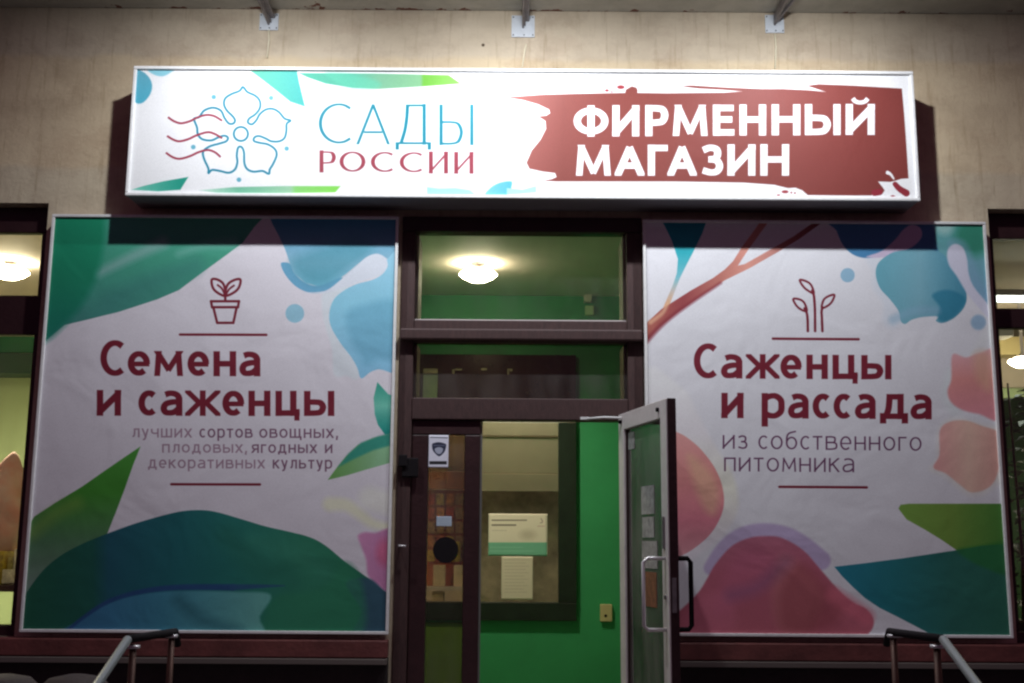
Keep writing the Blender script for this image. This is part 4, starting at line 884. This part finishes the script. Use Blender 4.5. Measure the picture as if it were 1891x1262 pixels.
# put the sack down on the boxes
# right room
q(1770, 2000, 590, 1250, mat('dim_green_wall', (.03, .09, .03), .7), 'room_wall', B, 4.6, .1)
q(1835, 1900, 622, 655, mat('warm_beam', (.75, .62, .30), .6), 'interior_beam', B, 3.2, .3)
q(1835, 1900, 656, 716, M['cream'], 'interior_panel', B, 3.4, .06)
q(1835, 1900, 717, 735, M['pale_green'], 'interior_panel', B, 3.4, .06)
o = q(1836, 1873, 604, 621, mat('grey_air_unit', (.45, .42, .36), .5), 'air_conditioner', None, 2.6, .2, .01); tag(o, 'small grey box unit high behind the right shop window', 'air conditioner')

# lamps inside
def dish(px, py, Y, r, label, strength, watt, c=(1, .84, .62)):
    x, z = P(px, py, Y)
    t = empty('ceiling_lamp', (x, Y, CEIL)); tag(t, label, 'ceiling lamp', 'round ceiling lamps')
    lathe('lamp_shade', [(.01, -.055), (r * .45, -.05), (r * .8, -.025), (r, .0), (r * .9, .018), (r * .5, .028)], (x, Y, z), emit('lamp_glass', c, strength), t)
    lathe('lamp_base', [(r * .55, .029), (r * .60, .04), (r * .3, .06), (.015, .07), (.015, CEIL - z - .012), (.05, CEIL - z - .01), (.05, CEIL - z - .001)], (x, Y, z), M['door_white'], t)
    ld = bpy.data.lights.new('lamp_light', 'SPOT'); ld.energy = watt; ld.color = c; ld.shadow_soft_size = .08; ld.spot_size = R(160); ld.spot_blend = .9
    lo = bpy.data.objects.new('lamp_light', ld); link(lo, t); lo.location = (0, 0, z - CEIL - .09)
    return t
dish(883, 508, 1.55, .148, 'glowing round ceiling lamp behind the upper transom pane of the entrance', 30, 120)
dish(18, 503, 1.6, .145, 'glowing round ceiling lamp at the top of the left shop window', 42, 620)
dish(1889, 668, 2.8, .125, 'glowing round lamp low in the right shop window', 25, 60)
tt = empty('tube_lamp', (0, 0, 0)); tag(tt, 'bright horizontal fluorescent tube at the top of the right shop window', 'fluorescent lamp')
xt, zt = P(1846, 553, 1.5)
tube('tube', [(xt - .1, 1.5, zt), (xt + 1.1, 1.5, zt)], .022, emit('tube_glow', (.95, 1, .95), 5), tt)
box('housing', xt - .12, xt + 1.12, 1.47, 1.56, zt + .025, zt + .075, M['door_white'], tt, .004)
ld = bpy.data.lights.new('tube_light', 'AREA'); ld.shape = 'RECTANGLE'; ld.size = 1.1; ld.size_y = .05; ld.energy = 12; ld.color = (.95, 1, .9)
lo = bpy.data.objects.new('tube_light', ld); link(lo, tt); lo.location = (xt + .5, 1.5, zt - .03)
# unseen back room lamp, added to light the blind behind the vestibule window
t = empty('ceiling_lamp', (.0, 3.2, CEIL)); tag(t, 'unseen lamp added in the back room to light the blind', 'ceiling lamp', 'round ceiling lamps')
lathe('lamp_shade', [(.01, -.10), (.08, -.09), (.14, -.05), (.14, -.012)], (.0, 3.2, CEIL), emit('lamp_glass', (1, .82, .6), 8), t)
ld = bpy.data.lights.new('lamp_light', 'POINT'); ld.energy = 30; ld.color = (1, .86, .70); ld.shadow_soft_size = .1
lo = bpy.data.objects.new('lamp_light', ld); link(lo, t); lo.location = (0, 0, -.25)

# plants inside the right window
lf = mat('dark_leaf', (.015, .05, .012), .5, noise=.4)
def potplant(px, Y, ztop, label, n=70, seed=1):
    rr = random.Random(seed); x = PX(px, 900, Y)
    t = empty('potted_plant', (x, Y, 0)); tag(t, label, 'plant')
    lathe('pot', [(.10, 0.5), (.13, .78), (.14, .78), (.14, .80), (.11, .80)], (x, Y, 0), M['frame_dark'], t)
    lathe('pot_stand', [(.12, 0), (.12, .02), (.02, .03), (.02, .47), (.12, .48), (.12, .499)], (x, Y, 0), M['frame_dark'], t)
    tube('stem', [(x, Y, .78), (x + .02, Y, 1.2), (x, Y, ztop)], [.015, .012, .006], M['brass'], t)
    bm = bmesh.new()
    for i in range(n):
        z = .85 + (ztop - .85) * rr.random(); a = rr.uniform(0, 6.28); r = rr.uniform(.02, .10); le = rr.uniform(.09, .18); wd = le * .28
        c = Vector((x + math.cos(a) * r, Y + math.sin(a) * r, z)); d = Vector((math.cos(a), math.sin(a), rr.uniform(-.3, .7))).normalized(); s_ = d.cross(Vector((0, 0, 1))).normalized()
        v = [bm.verts.new(c), bm.verts.new(c + d * le * .5 + s_ * wd), bm.verts.new(c + d * le - Vector((0, 0, .03))), bm.verts.new(c + d * le * .5 - s_ * wd)]
        bm.faces.new(v)
    mesh_obj('foliage', bm, lf, t); return t
potplant(1874, .65, PZ(1874, 708, .65), 'dark leafy plant with upright stem nearest the banner in the right shop window', 90, 3)
potplant(1912, .9, PZ(1912, 735, .9), 'dark leafy plant at the right edge of the right shop window', 90, 5)

# stickers and papers
def small_print(name, x0, y0, x1, y1, Y, draw, bgc, label, cat, rough=.7):
    art = Art(x0, y0, x1, y1, 6.0, bgc); draw(art)
    X0, X1 = PX(x0, (y0 + y1) / 2, Y), PX(x1, (y0 + y1) / 2, Y); Z0, Z1 = PZ((x0 + x1) / 2, y1, Y), PZ((x0 + x1) / 2, y0, Y)
    img = to_image(art, name, (X0, X1, Z0, Z1, Y), (max(16, art.w), max(16, art.h)))
    o = sheet(name, X0, X1, Z0, Z1, Y, print_mat(name, img, rough, .02), None); tag(o, label, cat)
    sm = o.modifiers.new('thickness', 'SOLIDIFY'); sm.thickness = .002; sm.offset = -1
    return o
def guard(a):
    a.stroke([(795, 808), (826, 809)], 1.6, (90, 95, 110), smooth=False)
    a.poly([(798, 821), (803, 818), (811, 817), (820, 819), (824, 822), (822, 832), (818, 838), (811, 843), (804, 838), (799, 831)], (40, 44, 70), 1.2)
    a.poly([(803, 829), (811, 826), (818, 829), (816, 836), (811, 839), (805, 836)], (170, 175, 195), 1.2)
    a.stroke([(801, 823), (821, 823)], 1.2, (120, 125, 150), smooth=False)
    a.poly([(793, 852), (825, 852), (825, 858), (793, 858)], (30, 28, 34), 1.2, smooth=False)
small_print('guard_sticker', 791.5, 804, 828, 864, -.004, guard, (225, 225, 240), 'white sticker with a dark shield emblem on the narrow door pane', 'sticker')
def lines(rows, c=(150, 165, 175), w=1.0):
    def f(a):
        for y, x0, x1 in rows:
            x = x0
            while x < x1:
                e = min(x1, x + random.uniform(3, 9)); a.stroke([(x, y), (e, y)], w, c, smooth=False, op=.8); x = e + 1.6
    return f
small_print('small_sticker', 806, 954, 834, 972, -.004, lines([(959, 809, 830), (963, 809, 828), (967, 812, 830)]), (175, 190, 205), 'small pale blue sticker with print lines on the narrow door pane', 'sticker')
o = lathe('round_sticker', [(.078, 0), (.078, .002)], (0, 0, 0), M['black'], None, 40)
for p in o.data.polygons: p.use_smooth = False
o.rotation_euler = (R(90), 0, 0); o.location = (PX(823, 1016, .02), .018, PZ(823, 1016, .02)); tag(o, 'round black disc sticker on the narrow door pane', 'sticker')
def poster(a):
    a.poly([(900, 1002), (1010, 1002), (1010, 1030), (900, 1030)], (120, 190, 165), 1.5, smooth=False)
    lines([(961, 909, 972)], (120, 110, 105), 2.6)(a); lines([(970, 909, 952)], (105, 95, 92), 2.8)(a); lines([(980, 909, 935)], (190, 180, 170), 1.2)(a)
    a.stroke([(999, 958), (1002, 964), (998, 966)], 1.4, (150, 130, 125)); lines([(972, 993, 1006)], (190, 150, 150), 1.2)(a)
    a.dot(975, 988, 14, (195, 185, 170), soft=10, op=.7, ry=9)
    lines([(1011, 905, 965), (1018, 905, 985)], (150, 210, 190), 1.3)(a)
small_print('banner_poster', 902, 949, 1011, 1027, IY - .055, poster, (232, 224, 210), 'landscape poster with a green lower stripe on the vestibule window', 'poster')
small_print('notice_sheet', 926, 1028, 984, 1108, IY - .056, lines([(1034 + 6.0 * i, 932, 978 - (i * 7) % 13) for i in range(11)], (190, 180, 168), 1.0), (226, 216, 200), 'white printed notice sheet taped under the landscape poster', 'notice')
# papers on the open door's pane (local coordinates of the leaf)
def door_note(x0, x1, z0, z1, label, c=(.36, .35, .35), side=-1):
    t = bpy.data.objects.new
    o = dbox('door_notice', x0, x1, -.0072, -.0052, z0, z1, mat('notice_paper', c, .7, noise=.5, nscale=30), None)
    o.matrix_basis = Matrix.Translation((hx, -.035, 0)) @ Matrix.Rotation(R(-PHI), 4, 'Z'); tag(o, label, 'notice'); return o
door_note(.13, .24, 1.83, 1.93, 'small square paper at the top of the open door pane')
door_note(.36, .58, 1.44, 1.60, 'upper white notice on the open door pane, above two others')
door_note(.37, .57, 1.31, 1.425, 'middle white notice on the open door pane')
door_note(.36, .62, 1.14, 1.29, 'bottom white framed notice on the open door pane', (.38, .36, .36))
ob = door_note(.40, .60, .93, 1.12, 'orange brown card low on the open door pane behind the handle', (.24, .09, .045))
# wall socket and entry reader
sk = box('wall_socket', PX(1108, 1130, IY), PX(1130, 1130, IY), IY - .03, IY - .001, PZ(1118, 1148, IY), PZ(1118, 1116, IY), mat('cream_socket', (.62, .52, .28), .5), None, .006)
sk.name = 'socket_plate'
sw = empty('wall_socket', (0, 0, 0)); sk.parent = sw; tag(sw, 'yellowed socket on the green vestibule wall beside the open door', 'socket')
o = tube('socket_hole', [(PX(1118, 1137, IY), IY - .032, PZ(1118, 1137, IY)), (PX(1118, 1137, IY), IY - .029, PZ(1118, 1137, IY))], .012, M['black'], sw)
bx = empty('alarm_box', (0, 0, 0)); tag(bx, 'small black box fixed on the left entrance jamb', 'alarm box')
box('case', PX(742, 860, -.05), PX(772, 860, -.05), -.045, -.021, PZ(755, 882, -.03), PZ(755, 846, -.03), M['black'], bx, .008)
box('hood', PX(736, 850, -.05), PX(752, 850, -.05), -.060, -.0455, PZ(745, 862, -.05), PZ(745, 840, -.05), M['black'], bx, .006)
c1 = box('cable_sensor', PX(1078, 560, IY), PX(1092, 560, IY), IY - .06, IY - .001, PZ(1085, 560, IY), PZ(1085, 543, IY), M['cream'], None, .006); tag(c1, 'small cream sensor just under the ceiling behind the upper transom pane', 'sensor')
c2 = box('junction_box', PX(1080, 575, IY), PX(1096, 575, IY), IY - .06, IY - .001, PZ(1088, 584, IY), PZ(1088, 567, IY), M['pale_green'], None, .006); tag(c2, 'pale green junction box below the cream sensor on the vestibule wall', 'junction box')

# ------------------------------------------------------------------ sign box
SG = empty('shop_sign', (0, 0, SZ0)); tag(SG, 'long white sign box over the entrance reading САДЫ РОССИИ ФИРМЕННЫЙ МАГАЗИН', 'shop sign')
box('sign_body', SX0 + .004, SX1 - .004, -.268, -.003, SZ0 + .004, SZ1 - .004, mat('grey_sign_case', (.22, .20, .22), .5), SG, .004)
art = sign_art()
simg = to_image(art, 'sign_print', (SX0, SX1, SZ0, SZ1, -.28), (3000, 520))
sheet('sign_face', SX0 + .006, SX1 - .006, SZ0 + .006, SZ1 - .006, -.276, print_mat('sign_vinyl', simg, .56, .12, .24, 2.2, (1, 1, .8)), SG, .0012)
tr = mat('white_sign_trim', (.80, .80, .80), .4, noise=.1, nscale=30)
tw = .020
box('trim', SX0, SX1, -.292, -.2695, SZ1 - tw, SZ1, tr, SG, .004)
box('trim', SX0, SX1, -.292, -.2695, SZ0, SZ0 + tw, tr, SG, .004)
box('trim', SX0, SX0 + tw, -.291, -.269, SZ0 + tw + .001, SZ1 - tw - .001, tr, SG, .004)
box('trim', SX1 - tw, SX1, -.291, -.269, SZ0 + tw + .001, SZ1 - tw - .001, tr, SG, .004)

# ------------------------------------------------------------------ banners
def banner(x0, x1, z0, z1, artf, name_label, res):
    t = empty('banner', ((x0 + x1) / 2, 0, z0)); tag(t, name_label, 'banner')
    y = -.085
    im = to_image(artf(), 'banner_print', (x0, x1, z0, z1, y), res)
    box('backing', x0 + .006, x1 - .006, y + .014, -.011, z0 + .006, z1 - .006, M['door_white'], t)
    sheet('print_sheet', x0 + .004, x1 - .004, z0 + .004, z1 - .004, y + .001, print_mat('banner_vinyl', im, .54, .24, .36, 2.0), t, .0020)
    w = .018
    box('edge_trim', x0, x1, y - .012, y + .005, z1 - w, z1, tr, t, .003); box('edge_trim', x0, x1, y - .012, y + .005, z0, z0 + w, tr, t, .003)
    box('edge_trim', x0, x0 + w, y - .0115, y + .005, z0 + w + .001, z1 - w - .001, tr, t, .003); box('edge_trim', x1 - w, x1, y - .0115, y + .005, z0 + w + .001, z1 - w - .001, tr, t, .003)
    return t
yb_ = -.09
banner(PX(66, 784, yb_), PX(727, 784, yb_), PZ(380, 1170, yb_), PZ(400, 398, yb_), left_art, 'tall white banner left of the entrance with green leaves reading Семена и саженцы', (1500, 1750))
banner(PX(1192, 784, yb_), PX(1845, 784, yb_), PZ(1560, 1177, yb_), PZ(1500, 408, yb_), right_art, 'tall white banner right of the entrance with branch and red dome reading Саженцы и рассада', (1500, 1750))
# dark strips of the window frame standing beside the banners' outer edges
# ------------------------------------------------------------------ flood lamps on angle arms
wire = mat('white_wire', (.80, .74, .55), .5)
plate = mat('white_plate', (.66, .70, .76), .45, noise=.1, nscale=20)
angle = mat('grey_angle_iron', (.24, .22, .23), .5, noise=.35, nscale=30)
for i, (px, k) in enumerate(LAMPS):
    lab = ('flood lamp arm on a square white wall plate, leftmost of the three above the sign', 'flood lamp arm on the widest white wall plate, middle of the three above the sign', 'flood lamp arm with slanting brace, rightmost of the three wall plates above the sign')[i]
    x = PX(px, 45, 0); z = (PZ(px, 41, 0), PZ(px, 47, 0), PZ(px, 42, 0))[i]
    t = empty('flood_lamp', (x, 0, z)); tag(t, lab, 'flood lamp', 'flood lamps over the sign')
    hw = (.062, .076, .062)[i]; zt_, zb2 = PZ(px, (26, 30, 29)[i], 0), PZ(px, (57, 70, 62)[i], 0)
    box('wall_plate', x - hw, x + hw, -.010, -.001, zb2, zt_, plate, t, .002)
    for sx, sz in ((-1, -1), (1, -1), (-1, 1), (1, 1), (0.1, -1)):
        o = tube('screw', [(x + sx * hw * .84, -.011, (zb2 if sz < 0 else zt_) - sz * .014), (x + sx * hw * .84, -.014, (zb2 if sz < 0 else zt_) - sz * .014)], .0045, M['black'], t, 6)
    # angle iron: an upright web and a flat flange, rising a little as it leaves the wall
    end = Vector((x - .01 * (i - 1), LAMP_Y - .06, LAMP_Z + .10))
    for nm, off, sx_, sz_ in (('arm', (0, 0, 0), .006, .036), ('arm_flange', (.016, 0, .016), .022, .005)):
        bm = bmesh.new(); vs = bm_box(bm, -sx_ / 1, sx_, 0, 1, -sz_, sz_ if nm == 'arm' else sz_)
        a = Vector((x + off[0], -.011, z + off[2] + .01)); e = end + Vector(off)
        for v in vs: v.co = a.lerp(e, v.co.y) + Vector((v.co.x, 0, v.co.z))
        bmesh.ops.recalc_face_normals(bm, faces=bm.faces); mesh_obj(nm, bm, angle, t)
    s_ = (-.10, -.03, .20)[i]
    bm = bmesh.new(); vs = bm_box(bm, -.007, .007, 0, 1, -.010, .010); a = Vector((x + .01, -.012, z - .0)); e = Vector((x + s_ * .9, -.75, LAMP_Z + .16))
    for v in vs: v.co = a.lerp(e, v.co.y) + Vector((v.co.x, 0, v.co.z))
    bmesh.ops.recalc_face_normals(bm, faces=bm.faces); mesh_obj('brace', bm, angle, t)
    x1_ = x + (0.003, .006, -.002)[i]
    z1_ = PZ(px, (57, 84, 64)[i], 0); z2_ = PZ(px, (108, 128, 128)[i], 0)
    tube('cable', [(x1_ + (.0, .014, .0)[i], -.012, z1_), (x1_ + .004, -.012, (z1_ + z2_) / 2 + .03), (x1_ - (.004, .012, .006)[i], -.010, z2_)], .0050, wire, t, 6)
    # lamp head above the frame of view, aimed down at the shop front
    hd = Matrix.Translation((end.x, LAMP_Y, LAMP_Z + .03)) @ Matrix.Rotation(R(24), 4, 'X')
    bm = bmesh.new(); bm_box(bm, -.13, .13, -.09, .09, 0, .06, .01); bmesh.ops.transform(bm, matrix=hd, verts=bm.verts); hdo = mesh_obj('lamp_head', bm, M['black'], t)
    bm = bmesh.new(); bm_box(bm, -.11, .11, -.07, .07, -.004, -.001); bmesh.ops.transform(bm, matrix=hd, verts=bm.verts); mesh_obj('lens', bm, emit('led_lens', (.93, .97, 1), 6), hdo)
    ld = bpy.data.lights.new('flood_light', 'SPOT'); ld.energy = LAMP_W * k; ld.color = (.93, .97, 1.0); ld.spot_size = R(178); ld.spot_blend = 1.0; ld.shadow_soft_size = .035
    lo = bpy.data.objects.new('flood_light', ld); link(lo, t)
    p0 = Vector((end.x, LAMP_Y, LAMP_Z)); tgt = Vector((p0.x, 0, 1.2))
    lo.matrix_basis = Matrix.Translation(p0 - t.location) @ (tgt - p0).to_track_quat('-Z', 'Y').to_matrix().to_4x4()

# ------------------------------------------------------------------ handrails and planters in front
def handrail(sgn, label):
    X = -1.49 if sgn < 0 else 1.69; t = empty('handrail', (X, -2.4, 0)); tag(t, label, 'handrail', 'handrails of the entrance steps')
    yA, yB = -2.42, -1.74
    zA = PZ(945 + sgn * 800, 1180, yA); zB = zA - .02
    Xb = X + (.0 if sgn < 0 else .0)
    tube('top_rail', [(Xb - sgn * .0, yB - .0, zB - .06), (Xb, yB - .05, zB), (Xb, yA, zA)], .017, M['black'], t)
    for y in (yA + .06, yB - .10): tube('post', [(X, y, 0), (X, y, zA - .024)], 0.014, M['brass'], t)
    for y in (yA + .06, yB - .10): lathe('collar', [(.026, 0), (.028, .006), (.026, .012)], (X, y, zA - .040), M['chrome'], t, 16)
    n = (0, -1, -.55)
    p1 = Vector((X, yA - .01, zA)); p2 = p1 + Vector((sgn * .02, -1.35, -.62))
    tube('sloping_rail', [p1, p1.lerp(p2, .5), p2], .017, M['silver'], t)
    tube('foot_post', [(p2.x, p2.y + .03, -.70), (p2.x, p2.y + .03, p2.z - .02)], .017, M['brass'], t)
handrail(-1, 'handrail with silver sloping bar left of the entrance steps')
handrail(1, 'handrail with silver sloping bar right of the entrance steps')
st = mat('brown_stone', (.045, .030, .028), .8, noise=.4, nscale=10, bump=.4)
for px, lab in ((140, 'low rounded brown stone bollard at the bottom left, nearer the handrail'), (8, 'low rounded brown stone bollard in the bottom left corner')):
    x, z = P(px, 1246, -1.9)
    o = lathe('bollard', [(.16, 0), (.17, .1), (.17, z - .12), (.155, z - .06), (.11, z - .015), (.04, z)], (x, -1.9, 0), st, None); tag(o, lab, 'bollard', None)
